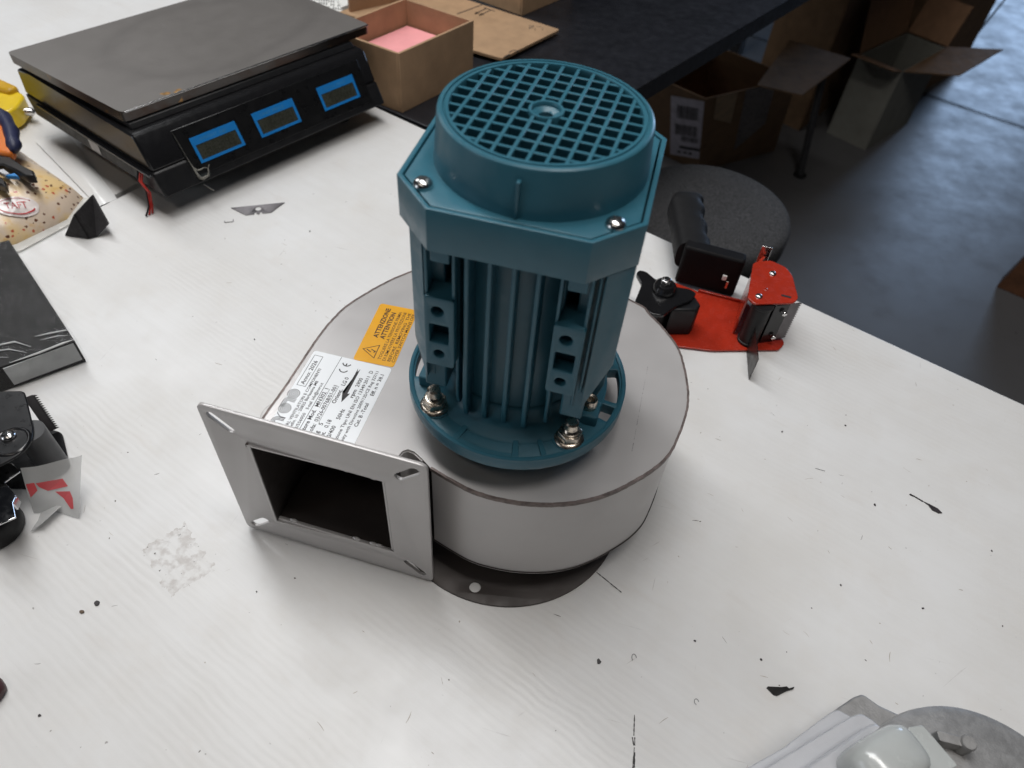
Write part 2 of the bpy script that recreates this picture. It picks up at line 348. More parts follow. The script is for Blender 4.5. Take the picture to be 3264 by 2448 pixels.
# ------------------------------------------------------------------ the fan
fan = thing('centrifugal_fan', 'silver grey snail shaped blower with blue electric motor on top, on white worktop', 'fan')
HT, HB = 122., 27.5
SC = [(-131, 77), (-121.5, 75.3), (-109, 75.6), (-98.5, 76), (-85.5, 77.5), (-73, 80.3), (-61, 84.2), (-48.8, 88.8), (-35.8, 94.4), (-22.4, 103), (-11, 109), (8, 120), (26.5, 131.5), (36.4, 136.2), (46.5, 140), (53.5, 142), (85, 150), (110, 154.5), (128, 156), (146.2, 155.7), (156.3, 154.7), (165.1, 153.3), (170.3, 153.3), (175.4, 154.5), (180.6, 157), (184.8, 160.4), (189.4, 165.6), (197.6, 176.5)]
def scpts(n=120):
    pts = [(r*math.cos(R(a)), r*math.sin(R(a))) for a, r in SC]; out = []
    for i in range(len(pts)-1):
        p0 = pts[max(i-1, 0)]; p1 = pts[i]; p2 = pts[i+1]; p3 = pts[min(i+2, len(pts)-1)]
        for k in range(5):
            t_ = k/5; out.append(tuple(.5*((2*b_)+(-a+c_)*t_+(2*a-5*b_+4*c_-d_)*t_*t_+(-a+3*b_-3*c_+d_)*t_**3) for a, b_, c_, d_ in zip(p0, p1, p2, p3)))
    return out+[pts[-1]]
scroll = scpts()
NECK = [(-78.5, -69.5), (-71.5, -50), (-70, -47), (-67, -45.4), (-62.5, -46.8), (-56.5, -52)]   # right duct wall and the cut-off tongue
def wall(path, th, z0, z1):
    mb = MB(); n = len(path); L_ = []; R_ = []
    for i, p in enumerate(path):
        a = Vector(path[max(i-1, 0)]); b_ = Vector(path[min(i+1, n-1)]); d = (b_-a).normalized(); nn = Vector((-d.y, d.x))*th/2
        L_.append(Vector(p)+nn); R_.append(Vector(p)-nn)
    vs = [(*p, z_) for lst, z_ in ((L_, z0), (R_, z0), (L_, z1), (R_, z1)) for p in lst]
    fs = []
    for i in range(n-1):
        fs += [(2*n+i, 2*n+i+1, i+1, i), (n+i, n+i+1, 3*n+i+1, 3*n+i), (2*n+i, 3*n+i, 3*n+i+1, 2*n+i+1), (i, i+1, n+i+1, n+i)]
    fs += [(0, n, 3*n, 2*n), (n-1, 3*n-1, 4*n-1, 2*n-1)] if False else [(0, n, 3*n, 2*n), (n-1, 2*n-1, 4*n-1, 3*n-1)]
    return mb.add(vs, fs)
def inset(path, d):
    out = []
    for i, p in enumerate(path):
        a = Vector(path[max(i-1, 0)]); b_ = Vector(path[min(i+1, len(path)-1)]); t_ = (b_-a).normalized(); out.append(tuple(Vector(p)+Vector((-t_.y, t_.x))*d))
    return out
wallpath = inset(scroll, 1.6)
wall(wallpath, 1.6, HB, HT-1.7).build('side_wall', casepaint, fan, 40)
outer = NECK[1:]+scroll
rnd = random.Random(3)
def ragged(pts, amp):
    out = []; ph = [rnd.random()*6.28 for _ in range(4)]; acc = 0.; prev = None
    dens = []
    for i in range(len(pts)-1):
        a = Vector(pts[i]); b_ = Vector(pts[i+1]); k = max(1, int((b_-a).length/2.2))
        dens += [a.lerp(b_, j/k) for j in range(k)]
    dens.append(Vector(pts[-1]))
    for i, p in enumerate(dens):
        a = dens[max(i-1, 0)]; b_ = dens[min(i+1, len(dens)-1)]; t_ = (b_-a).normalized(); acc += (b_-a).length/2
        o_ = amp*(.5*math.sin(acc*.9+ph[0])+.35*math.sin(acc*.37+ph[1])+.3*math.sin(acc*1.7+ph[2])) + rnd.uniform(-.1, .1)*amp
        out.append(tuple(p-Vector((-t_.y, t_.x))*(o_+.55)))
    return out
rim = ragged(scroll, .16)
plate('top_plate', [NECK+scroll], 1.6, casepaint, fan, lambda p: (p[0], p[1], HT-.8+p[2]), .0)
# raw sheared edge and weld spatter that runs round the rim of the top plate
eb = MB(); n = len(rim); ins_ = inset(rim, 1.6)
vs = [(*p, z_+rnd.uniform(-.06, .06)) for lst, z_ in ((rim, HT-2.8), (rim, HT+.25), (ins_, HT+.22), (ins_, HT-2.8)) for p in lst]
eb.add(vs, [f for i in range(n-1) for f in ((i, i+1, n+i+1, n+i), (n+i, n+i+1, 2*n+i+1, 2*n+i))]); eb.build('weld_seam', caseedge, fan, 60)
plate('bottom_plate', [NECK+inset(scroll, 2.5), circle(0, 0, 48, 40)], 1.6, casepaint, fan, lambda p: (p[0], p[1], HB+.8+p[2]), .0)
plate('floor_lining', [NECK[1:]+scroll[:-3], circle(0, 0, 49, 40)], .5, inner, fan, lambda p: (p[0], p[1], HB+2.3+p[2]))
plate('roof_lining', [NECK[1:]+scroll[:-3]], .5, inner, fan, lambda p: (p[0], p[1], HT-2.4+p[2]))
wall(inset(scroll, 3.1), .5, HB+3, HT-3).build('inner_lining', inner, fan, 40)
wall(NECK, 1.5, HB+1.7, HT-1.7).build('cut_off_tongue', casepaint, fan, 50)
# tongue flank closing the scroll
MB().lathe([(46, HB-.2), (55, 2.4)], n=48).build('inlet_neck', platem, fan)
plate('inlet_plate', [circle(0, 0, 91, 96), circle(0, 0, 55, 48)]+[circle(80*math.cos(R(a)), 80*math.sin(R(a)), 4.3, 20) for a in (-103, -13, 77, 167)], 2., platem, fan, lambda p: (p[0], p[1], 1.1+p[2]), .2)
PENCIL = [(92, 45.5), (85.7, 13.1), (81.6, -9), (77.3, -31.6)]
pc = MB(); pl_ = [Vector(p) for p in PENCIL]
for k in range(46):
    t_ = k/46; i = min(2, int(t_*3)); p = pl_[i].lerp(pl_[i+1], t_*3-i); d = (pl_[i+1]-pl_[i]).normalized(); nn_ = Vector((-d.y, d.x)); h_ = rnd.choice((.0, .12, .18, .22, .1)); e_ = d*rnd.uniform(.5, 1.3)
    if h_: pc.add([(*(p+nn_*h_), HT+.06), (*(p-nn_*h_), HT+.06), (*(p+e_-nn_*h_), HT+.06), (*(p+e_+nn_*h_), HT+.06)], [(0, 1, 2, 3)])
pc.build('pencil_line', M('pencil_grey', (.14, .12, .13), .6), fan, None)['kind'] = 'stuff'
# inside: impeller
imp = MB()
for k in range(24):
    a = 2*math.pi*k/24; imp.box((52*math.cos(a), 52*math.sin(a), 68), (13, 1.2, 62), a+R(40))
imp.lathe([(10, 100), (60, 100), (60, 102), (10, 102)], n=40); imp.build('impeller', inner, fan)
# outlet flange and duct
fc = Vector((-122.3435, -61.533, 0)); fa = Vector((math.cos(-.2091), math.sin(-.2091), 0)); fn = Vector((math.sin(-.2091), -math.cos(-.2091), 0))
def FL(p): q_ = fc + fa*p[0] - fn*(1.3) + fn*p[2]; return (q_.x, q_.y, 76.3+p[1])
of = plate('outlet_flange', [rounded([(-74.8, -74.3), (74.8, -74.3), (74.8, 74.3), (-74.8, 74.3)], 5.5), rounded([(-47, -45.2), (46, -45.2), (46, 44.4), (-47, 44.4)], 1)] +
           [slot(sx_*61.5, sy_*60.5, 21, 6.6, R(45 if sx_*sy_ > 0 else -45)) for sx_ in (1, -1) for sy_ in (1, -1)], 2.4, casepaint, fan, FL, .25)
def duct(p): return FL(p)
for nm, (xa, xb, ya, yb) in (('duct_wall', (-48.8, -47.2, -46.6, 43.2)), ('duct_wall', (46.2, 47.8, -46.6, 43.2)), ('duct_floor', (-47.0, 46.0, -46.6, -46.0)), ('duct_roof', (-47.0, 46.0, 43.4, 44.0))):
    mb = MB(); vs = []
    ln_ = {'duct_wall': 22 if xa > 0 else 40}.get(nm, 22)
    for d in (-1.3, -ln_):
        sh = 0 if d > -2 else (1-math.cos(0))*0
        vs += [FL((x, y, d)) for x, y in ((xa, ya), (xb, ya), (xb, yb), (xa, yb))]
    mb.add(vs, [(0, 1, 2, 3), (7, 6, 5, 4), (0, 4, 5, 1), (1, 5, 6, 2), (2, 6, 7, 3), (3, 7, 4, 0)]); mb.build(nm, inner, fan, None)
for (x, y) in ((-32, -45.4), (17, -45.2), (30, -45.4), (34.5, -45.6), (-47, -4), (-30, 44.3), (20, 44.5), (38, 44.3)):
    mb = MB(); pr = [(.1, -.6), (1.8, -.2), (2.7, .9), (1.9, 2.1), (.1, 2.6)]
    for s_ in (1,): mb.lathe(pr, n=10, xf=lambda p: FL((x+p[0]*1.25, y+p[1]*.9, -1.2+p[2]*.8)))
    mb.build('weld_tack', casepaint, of, 80)
# mounting lug at the left flank
plate('mounting_lug', [circle(-163.5, -6, 16, 40)], 3, casepaint, fan, lambda p: (p[0], p[1], 90+p[2]), .4)

# data label
o_l = Vector((-101.3, -44.8)); xl = Vector((math.cos(R(79.5)), math.sin(R(79.5)))); yl = Vector((-xl.y, xl.x))
def LB(dz):
    return lambda p: (*(o_l+xl*p[0]+yl*p[1]), HT+dz+p[2])
dl = plate('data_label', [rrect(27.5, 28.9, 80, 58.2, 2.2)], .16, white_lab, fan, LB(.10))
tx = MB(); T = lambda *a, **k: text_geo(tx, *a, xf=LB(.24), **k)
T('Anno: 2026', 36.0, 51.3, 22.6, 3.0, bold=.012)
T('MOTORI, VENTILATORI E COMPONENTI', -9, 46.0, 61.4, 2.1)
T('Via Porziello, 10 - 20825 Barlassina MB', -11, 43.2, 52.7, 2.1)
T('Tel. 0362/556050', -12, 39.3, 25.5, 2.2); T('E-mail  info@moro.it', 17.0, 39.3, 24, 2.2)
T('Ventilatore Mod.', -11.5, 34.0, 29.5, 2.9, bold=.02); T('MN302  I', 20.8, 34.0, 16.6, 2.9)
T('Matricola:', -10.5, 29.2, 17.6, 2.9, bold=.02); T('03/26-00768/01-001', 9.2, 29.2, 32.3, 2.9)
T('Kg', -1.5, 24.9, 4.0, 3.0, bold=.02); T('5', 7.3, 25.2, 1.9, 2.9); T('Orient.', 26.6, 24.6, 12.8, 2.9, bold=.02); T('LG 0', 43.0, 24.8, 7.6, 2.9)
T('Pot.', -2.2, 20.7, 5.2, 2.9, bold=.02); T('0.18', 6.4, 21.0, 6.7, 2.9)
T('V 230/400', -8.5, 16.4, 17.8, 2.9); T('50Hz', 15.0, 16.4, 8.9, 2.9); T('rpm', 34.6, 15.4, 7.4, 2.8, bold=.022); T('2900', 44.6, 15.4, 8.3, 2.8)
T('Installazione Tipo UNI EN ISO 13349:2011', -10.5, 11.4, 66.2, 2.4); T('D', 58.8, 11.2, 2.4, 2.8, bold=.012)
T('Conformity with Directive 2009/125/CE Reg 327/11', -11.5, 7.4, 73.4, 2.2)
T('Cat. B -Total', 12.6, 3.3, 20.6, 2.6, bold=.018); T('Eff. n =', 40.3, 3.0, 11.6, 2.6, bold=.02); T('38.1', 53.6, 3.0, 6.6, 2.6)
def bar(x0_, y0_, x1_, y1_, wd, z=.24, mb=None):
    a = Vector((x0_, y0_)); b_ = Vector((x1_, y1_)); d = (b_-a).normalized()*0; n_ = Vector((-(b_-a).y, (b_-a).x)).normalized()*wd/2
    f = LB(z); (mb or tx).add([f((*(a+n_), 0)), f((*(a-n_), 0)), f((*(b_-n_), 0)), f((*(b_+n_), 0))], [(0, 1, 2, 3)])
bar(-12, 38.0, 67.3, 37.2, .34)
for a_ in ((34.6, 55.9, 63.4, 55.9), (34.6, 49.7, 63.4, 49.7), (34.6, 49.7, 34.6, 55.9), (63.4, 49.7, 63.4, 55.9)): bar(*a_, .32)
bar(20.5, 33.2, 37.6, 33.2, .25); bar(9, 28.4, 41.6, 28.4, .25)
# arrow
f = LB(.24); arr = [(60.6, 22.3), (57.5, 21.4), (60.6, 20.5), (37, 20.3), (37.8, 18.6), (28.9, 21.3), (37.8, 24.2), (37, 22.5)]
tx.add([f((x, y, 0)) for x, y in arr], [(0, 1, 6, 7)]+[(1, 2, 3, 6)] + [(3, 4, 5, 6)])
# CE mark: two arcs and a tongue
def stroke(pts, wd, z=.24, closed=False):
    f = LB(z); n = len(pts); vs = []; fs = []
    for i, p in enumerate(pts):
        a = Vector(pts[i-1] if (i > 0 or closed) else pts[0]); b_ = Vector(pts[(i+1) % n] if (i < n-1 or closed) else pts[-1]); d = (b_-a).normalized(); nn = Vector((-d.y, d.x))*wd/2
        vs += [f((*(Vector(p)+nn), 0)), f((*(Vector(p)-nn), 0))]
    fs = [(2*i, 2*i+1, 2*i+3, 2*i+2) for i in range(n-1)] + ([(2*n-2, 2*n-1, 1, 0)] if closed else [])
    tx.add(vs, fs)
for cx in (57.2, 63.2): stroke([(cx+3.0*math.cos(R(a)), 31.3+3.0*math.sin(R(a))) for a in range(105, 256, 10)], .8)
stroke([(60.4, 31.3), (62.6, 31.3)], .8)
# three-line rounded maker's lettering
def arc(cx, cy, r, a0, a1, k=12): return [(cx+r*math.cos(R(a0+(a1-a0)*i/k)), cy+r*math.sin(R(a0+(a1-a0)*i/k))) for i in range(k+1)]
yb, yc = 50.4, 54.4
for r in (3.9, 2.75, 1.6): stroke(arc(26.6, yc, r, 0, 360, 24), .5)
stroke(arc(26.6, yc, .35, 0, 360, 10), .5)
for k, r in enumerate((3.9, 2.75, 1.6)):
    stroke(arc(13.4, yc, r, 75, -270, 26)+[(19.2, yc+r)]+arc(19.2, yc+.2, r-.2, 88, -25-k*12, 9)+[(22.6-k*1.3, yb)], .5)
stroke(arc(13.4, yc, .35, 0, 360, 10), .5)
for x in (-4.6, 2.2):
    for r in (3.4, 2.35, 1.3): stroke([(x-r, yb)]+arc(x+.0, yc+.4, r, 180, 0)+[(x+r, yb)], .5)
stroke([(5.6+.6, yb), (5.6+.6, yc), (8.3, yc+2.6), (9.3, yc+3.0)], .5)
tx.build('printed_text', ink, dl, None)['kind'] = 'stuff'

# warning label
ow = Vector((-88.3, 23.1)); xw = Vector((.1412, .99)); yw = Vector((-.99, .1412))
def WB(dz): return lambda p: (*(ow+xw*p[0]+yw*p[1]*1.02), HT+dz+p[2])
wl = plate('warning_label', [rrect(29.6, 14.4, 60, 29.2, 2.2)], .16, yellow_lab, fan, WB(.10))
tx = MB(); T = lambda *a, **k: text_geo(tx, *a, xf=WB(.24), **k)
T('ATTENZIONE', 24.2, 19.6, 31.6, 3.5, bold=.028); T('ATTENTION', 24.0, 14.6, 28.4, 3.5, bold=.028)
T('TOGLIERE LA TENSIONE PRIMA', 4.4, 10.6, 50.0, 2.3, bold=.004); T('DI RIMUOVERE LA PROTEZIONE', 4.0, 7.2, 51.0, 2.3, bold=.004)
T('BEFORE  REMOVING  THE', 4.3, 3.7, 50.6, 2.3, bold=.004); T('COVER SWITCH MAINS OFF', 4.1, .7, 50.4, 2.3, bold=.004)
LBs = LB; LB = WB
stroke([(4.6, 15.6), (17.6, 15.6), (11.2, 25.6)], 1.0, closed=True)
stroke([(11.6, 23.0), (9.6, 19.4), (12.4, 19.8), (10.6, 16.6)], .8); stroke([(9.7, 17.6), (10.4, 16.5), (11.7, 17.1)], .6)
LB = LBs
tx.build('printed_text', ink_brown, wl, None)

# ---- motor: local axes turned by -10.6 deg
MA = R(-10.6); mo = rotz(MA, -1.2, 0)
mot = None
MB().lathe([(30, HT+.1), (52, HT+.1), (52, 145.1)], n=48).build('spacer_ring', inner, fan)
FT = 155.4
def sector(a0_, a1_, r0_, r1_, k=10): return [(r0_*math.cos(R(a0_+(a1_-a0_)*i/k)), r0_*math.sin(R(a0_+(a1_-a0_)*i/k))) for i in range(k+1)] + [(r1_*math.cos(R(a1_+(a0_-a1_)*i/k)), r1_*math.sin(R(a1_+(a0_-a1_)*i/k))) for i in range(k+1)]
holes_ = [rounded(sector(a0_+o_, a1_+o_, 58, 66), 1.0, 2) for o_ in (0, 90, 180) for a0_, a1_ in ((-20, -9), (-5.5, 20))]
plate('motor_flange', [circle(0, 0, 69.9, 120), circle(0, 0, 40, 48)]+holes_, 8.2, blue, fan, lambda p: mo((p[0], p[1], 149.5+p[2])), .4)
MB().lathe([(67.2, 153.2), (67.2, FT-.4), (67.7, FT), (69.2, FT), (69.9, FT-.7), (69.9, 153.2)], n=120, xf=mo).build('flange_rim', blue, fan, 40)
MB().lathe([(57, 153.7), (56, 154.6), (50, 157.5), (46.6, 162), (45.5, 170), (44, 172)], n=64, xf=mo).build('end_shield', blue, fan, 50)
for a0_, a1_ in ((-112, -108.5), (-79, -75.5), (-64, -61)):
    MB().prism(sector(a0_, a1_, 55, 67.2, 4), 153.7, 154.9, mo).build('web', blue, fan, None, .3)
MB().prism(sector(-108.5, -79, 64.5, 67.2, 8), 153.7, 154.7, mo).build('web', blue, fan, None, .3)
def ear(a): return (60*math.cos(R(a)), 60*math.sin(R(a)))
for k, a in enumerate((45, 135, 225, 315)):
    c_ = ear(a); MB().prism(circle(c_[0]*.985, c_[1]*.985, 10.2, 28), 153.7, 154.3, mo).build('bolt_ear', blue, fan, 40, .3)
# nuts on studs
def hexp(r, a0=0): return circle(0, 0, r, 6, a0)
for k, a in enumerate((225, 315, 45, 135)):
    c_ = mo((*ear(a), 0)); a0 = random.uniform(0, 1)
    nut = MB(); cx, cy = c_[0], c_[1]
    nut.lathe([(4.0, 154.4), (8.9, 154.4), (9.1, 155.0), (8.0, 156.4), (7.0, 156.7), (4.0, 156.7)], (cx, cy), 36)
    nb = nut.build('nut', zinc, fan, 40)
    MB().prism([(cx+x, cy+y) for x, y in hexp(7.6, a0)], 156.2, 161.6).build('nut_body', zinc, nb, None, .55, 2)
    st_ = MB(); prof = [(.05, 170.6), (3.2, 170.6), (4.1, 169.7), (4.15, 165.6)]
    for j in range(4): prof += [(4.3, 165.2-j*1.0), (3.9, 164.7-j*1.0)]
    prof += [(4.2, 160.8)]; st_.lathe(prof, (cx, cy), 24); st_.build('stud', zinc, nb, 40)
    MB().lathe([(4.35, 161.7), (5.4, 161.7), (5.2, 162.3), (4.35, 162.5)], (cx, cy), 24).build('locking_collar', zinc, nb, 40)
# housing
hs = MB(); hs.lathe([(43.6, 165), (43.5, 200), (44, 288)], n=64, cap1=True, xf=mo); hs.build('motor_housing', blue, fan, 40)
def fin(x, y0, y1, ang, z0=160., z1=288., th=2.5, zt=174.):
    """one upright cooling fin: root at y0, tip at y1 (outwards), standing at sideways position x, face turned by ang"""
    ca, sa = math.cos(ang), math.sin(ang); vs = []
    for (y, z_, h_) in ((y0, z0, th/2+.7), (y1-3, z0, th/2+.3), (y1, zt, th/2), (y1, z1, th/2), (y0, z1, th/2+.7)):
        for s_ in (-1, 1):
            X, Y = x+s_*h_, -y; vs.append(mo((ca*X-sa*Y, sa*X+ca*Y, z_)))
    mb = MB(); mb.add(vs, [(0, 2, 4, 6, 8), (9, 7, 5, 3, 1)]+[(2*i, 2*i+1, (2*i+3) % 10, (2*i+2) % 10) for i in range(5)]); return mb.build('cooling_fin', blue, fan, None, .6)
for x in (-21.0, -9.4, 2.6, 14.6): fin(x, 36, 50.5, 0)
for x in (-26.8, 26.6): fin(x, 34, 46, 0, th=1.8, z0=164)
for x in (43.4, -41.8): fin(x, 10, 50.0, 0, th=1.6, z0=202, zt=214)
for sx_ in (1, -1):
    for sy_ in (1, -1):
        cb_ = [(45.8, 49.4, 190), (57.9, 37.4, 219), (57.9, 25, 219), (45.8, 25, 190)] if sx_ > 0 else [(43.5, 48.5, 186), (53.6, 38.4, 208), (53.6, 25, 208), (43.5, 25, 186)]
        vs = [mo((sx_*x-.4, sy_*y, z_)) for x, y, z_ in cb_]+[mo((sx_*x-.4, sy_*y, 288)) for x, y, z_ in cb_]
        MB().add(vs, [(0, 1, 2, 3), (7, 6, 5, 4), (0, 4, 5, 1), (1, 5, 6, 2), (2, 6, 7, 3), (3, 7, 4, 0)]).build('corner_gusset', blue, fan, None, .6)
for x in (-21, -9, 3, 15, 27): fin(x, 36, 51, math.pi)
for x in (-11, 1, 13):
    fin(x, 34, 55.5, math.pi/2, th=2.2, z0=162); fin(x, 34, 52.0, -math.pi/2, th=2.2, z0=162)
for sx_ in (-1, 1):
    MB().box((sx_*40.5, -33, 232), (13, 22, 112), 0, mo).build('gap_filler', blue, fan, None, 1)  # filler block added behind the gap so it looks less black
# foot pads with holes and their ribs
for sx_ in (-34.2, 33.0):
    def PX(p, sx_=sx_): return mo((sx_+p[0], -54.0-p[2], 230.5+p[1]))
    pd = plate('foot_pad', [rounded([(-8, -25), (8, -25), (8, 25), (-8, 25)], 2.2), circle(-.9, 15.5, 3.5, 20), rrect(-.2, -.6, 10.6, 13.6, 1), circle(-.5, -15.6, 3.1, 20)], 9, blue, fan, lambda p, PX=PX: PX((p[0], p[1], p[2]-4.5)), .5)
    bk = MB()
    bk.box((sx_, -40.2, 230.5), (15.4, 9, 49), 0, mo); bk.build('pad_backing', blue, fan, None)
    for e in (-7.1, 7.1):
        MB().box((sx_+e, -46.5, 271), (1.7, 11, 32), 0, mo).build('pad_rib', blue, fan, None, .4)
        MB().box((sx_+e, -40.0, 196), (1.8, 9, 19), 0, mo).build('pad_rib', blue, fan, None, .4)
    lp = MB(); v8 = [mo(p) for p in ((sx_-7.6, -53.5, 255.3), (sx_+7.6, -53.5, 255.3), (sx_+7.6, -43, 257.5), (sx_-7.6, -43, 257.5), (sx_-7.6, -43, 255.3), (sx_+7.6, -43, 255.3))]
    lp.add(v8, [(0, 1, 2, 3), (4, 5, 1, 0), (0, 3, 4), (1, 5, 2), (2, 5, 4, 3)]); lp.build('pad_shoulder', blue, fan, None, .5)
    MB().box((sx_+.5, -51.5, 283), (9.5, 3, 11), 0, mo).build('tab', blue, fan, None, .5)
# tie bolts at the corners, in pockets of the bottom end shield
for sx_, sy_ in ((1, -1), (-1, -1), (1, 1), (-1, 1)):
    MB().prism(rounded([(sx_*50.5-7, sy_*22-7), (sx_*50.5+6, sy_*22-7), (sx_*50.5+6, sy_*22+7), (sx_*50.5-7, sy_*22+7)], 2), 153, 162, mo).build('lug', blue, fan, None, .8)
    c_ = mo((sx_*50.0, sy_*21, 0)); MB().lathe([(.1, 166), (2.2, 166), (2.4, 169), (3.9, 169.4), (4.2, 168.6), (4.2, 162)], (c_[0], c_[1]), 24).build('hex_socket_bolt', zinc, fan, 40)
# octagonal skirt, deck, cone and grille of the fan cover
def octo(h_, flat): c_ = flat/2; return [(-c_, -h_), (c_, -h_), (h_, -c_), (h_, c_), (c_, h_), (-c_, h_), (-h_, c_), (-h_, -c_)]
mo2 = rotz(MA, -1.6, 0)
plate('cover_skirt', [octo(58.4, 74.6), octo(55.9, 72.6)], 23.2, blue_pl, fan, lambda p: mo2((p[0], p[1], 299.6+p[2])), .45)
sk2 = MB(); sk2.prism(octo(55.6, 72), 288.4, 289.4, mo2).build('skirt_floor', blue, fan, None)
dk_ = plate('cover_deck', [octo(55.0, 71.9), circle(0, 0, 49, 96)], 3.2, blue_pl, fan, lambda p: mo2((p[0], p[1], 309.2+p[2])), .4)
cone = MB(); cone.lathe([(52.2, 310.6), (52.0, 311.4), (50.3, 333.6), (49.9, 334.7), (49.0, 335.3), (47.6, 335.4), (47.3, 334.5), (46.7, 334.5), (46.4, 335.4), (44.9, 335.4), (44.6, 334.8), (44.6, 330.5), (47.3, 330.5), (49.6, 312)], n=160)
cone.build('cover_cone', blue_pl, fan, 28)
GA = R(-14); gx = lambda p: rotz(GA)(p)
for axis in (0, 1):
    for k in range(-6, 6):
        x = 4.05+8.1*k+(.2 if axis else 0); hl = math.sqrt(max(0, 45.2**2-x*x))
        if hl < 8: continue
        gap = math.sqrt(8.4**2-x*x) if abs(x) < 8.3 else None
        for a, b_ in ([(-hl, hl)] if gap is None else [(-hl, -gap), (gap, hl)]):
            m_ = (a+b_)/2; MB().box((x, m_, 332.5) if axis == 0 else (m_, x, 332.35), (1.85, b_-a, 5.0) if axis == 0 else (b_-a, 1.85, 4.9), 0, gx).build('grille_bar', blue_pl, fan, None, .25, 1)
MB().lathe([(8.5, 329.6), (8.5, 334.9), (8.2, 335.3), (7.2, 335.3), (6.9, 335.0), (6.6, 333.2), (3.6, 332.2), (3.3, 331.9), (3.3, 326)], n=40).build('grille_hub', blue_pl, fan, 40)
MB().lathe([(.1, 328.5), (2.2, 328.5), (2.6, 327.5), (2.6, 318)], n=20).build('shaft_end', screwm, fan, 40)
fb = MB(); fb.lathe([(3, 318), (46, 313), (46, 311)], n=40)
for k in range(8):
    a = 2*math.pi*k/8; fb.box((28*math.cos(a), 28*math.sin(a), 319), (32, 1.6, 12), a)
fb.build('cooling_impeller', dark, fan, None)
a0 = math.atan2(-50, -9); ca, sa = math.cos(a0), math.sin(a0)
MB().prism(rounded([(49.4, -1.1), (53.3, -.8), (53.3, .8), (49.4, 1.1)], .5), 311.2, 329.5, rotz(a0)).build('cone_rib', blue_pl, fan, 40, .5)
for sx_, sy_ in ((-44.2, -41.6), (44.6, -42.4), (44, 43), (-44, 43)):
    c_ = mo2((sx_, sy_, 0)); cx, cy = c_[0], c_[1]
    sc = MB(); sc.lathe([(4.7, 310.9), (4.75, 311.8), (4.2, 313.0), (3.0, 314.0), (1.2, 314.5), (.05, 314.55)], (cx, cy), 28); so = sc.build('screw', screwm, fan, 60)
    rc = MB(); a = random.uniform(0, 1.5)
    for j in (0, math.pi/2): rc.box((cx, cy, 314.35 + (.02 if j else 0)), (4.4, 1.0, .7), a+j)
    rc.build('cross_recess', dark, so, None)

# ------------------------------------------------------------------ price scale
SO = Vector((-404, 342, 0)); su = Vector((math.cos(R(51.6)), math.sin(R(51.6)), 0)); sv = Vector((math.cos(R(146.4)), math.sin(R(146.4)), 0))
scl = thing('price_scale', 'black electronic price scale with brushed steel weighing plate and three blue framed displays', 'scale', (-388.0, 315.8, 20.06), R(51.6)); scl.scale = (.96, .96, .96)
shx = math.cos(R(94.8)); shy = math.sin(R(94.8))
def sk(p): return (p[0]+shx*p[1], shy*p[1], p[2])                  # slightly racked body
sxn = [(0, 8), (14, 36), (29, 69), (34, 72), (230, 72), (262, 66), (268, 40), (262, 8)]   # side section (v, z)
def hull(x0_, x1_, sec, inset_=0):
    mb = MB(); n = len(sec); vs = [sk((x, v, z_)) for x in (x0_, x1_) for v, z_ in sec]
    mb.add(vs, [tuple(range(n)), tuple(range(2*n-1, n-1, -1))]+[(i, n+i, n+(i+1) % n, (i+1) % n) for i in range(n)]); return mb
hull(0, 318, [(0, 8), (13, 34), (268, 34), (262, 8)]).build('lower_shell', blackpl, scl, None, 2.5)
hull(1, 317, [(13.4, 34.6), (29, 69), (34, 72), (232, 72), (262, 66), (267, 34.6)]).build('upper_shell', blackgl, scl, None, 2.5)
hull(8, 310, [(40, 72.2), (44, 78), (226, 78), (232, 72.2)]).build('plate_support', blackpl, scl, None, 1)
nf = Vector((0, -.905, .425))                                      # outward normal of the display face
def face(u, s_, d):                                                 # u along the front, s_ up the sloping face from z=8 (mm), d proud of it
    t_ = (s_)/math.hypot(29, 61); v = 29*t_; z_ = 8+61*t_
    p = sk((u, v, z_)); return (p[0], p[1]+nf.y*d, p[2]+nf.z*d)
mb = MB(); 
for a, b_, s0, s1 in ((40, 300, 9, 62),):
    mb.add([face(u, s_, d) for d in (-1.0, .7) for u, s_ in ((a, s0), (b_, s0), (b_, s1), (a, s1))], [(0, 1, 2, 3), (7, 6, 5, 4), (0, 4, 5, 1), (1, 5, 6, 2), (2, 6, 7, 3), (3, 7, 4, 0)])
mb.build('display_panel', M('satin_black_overlay', (.006, .006, .0065), .32, var=0), scl, None, .4)
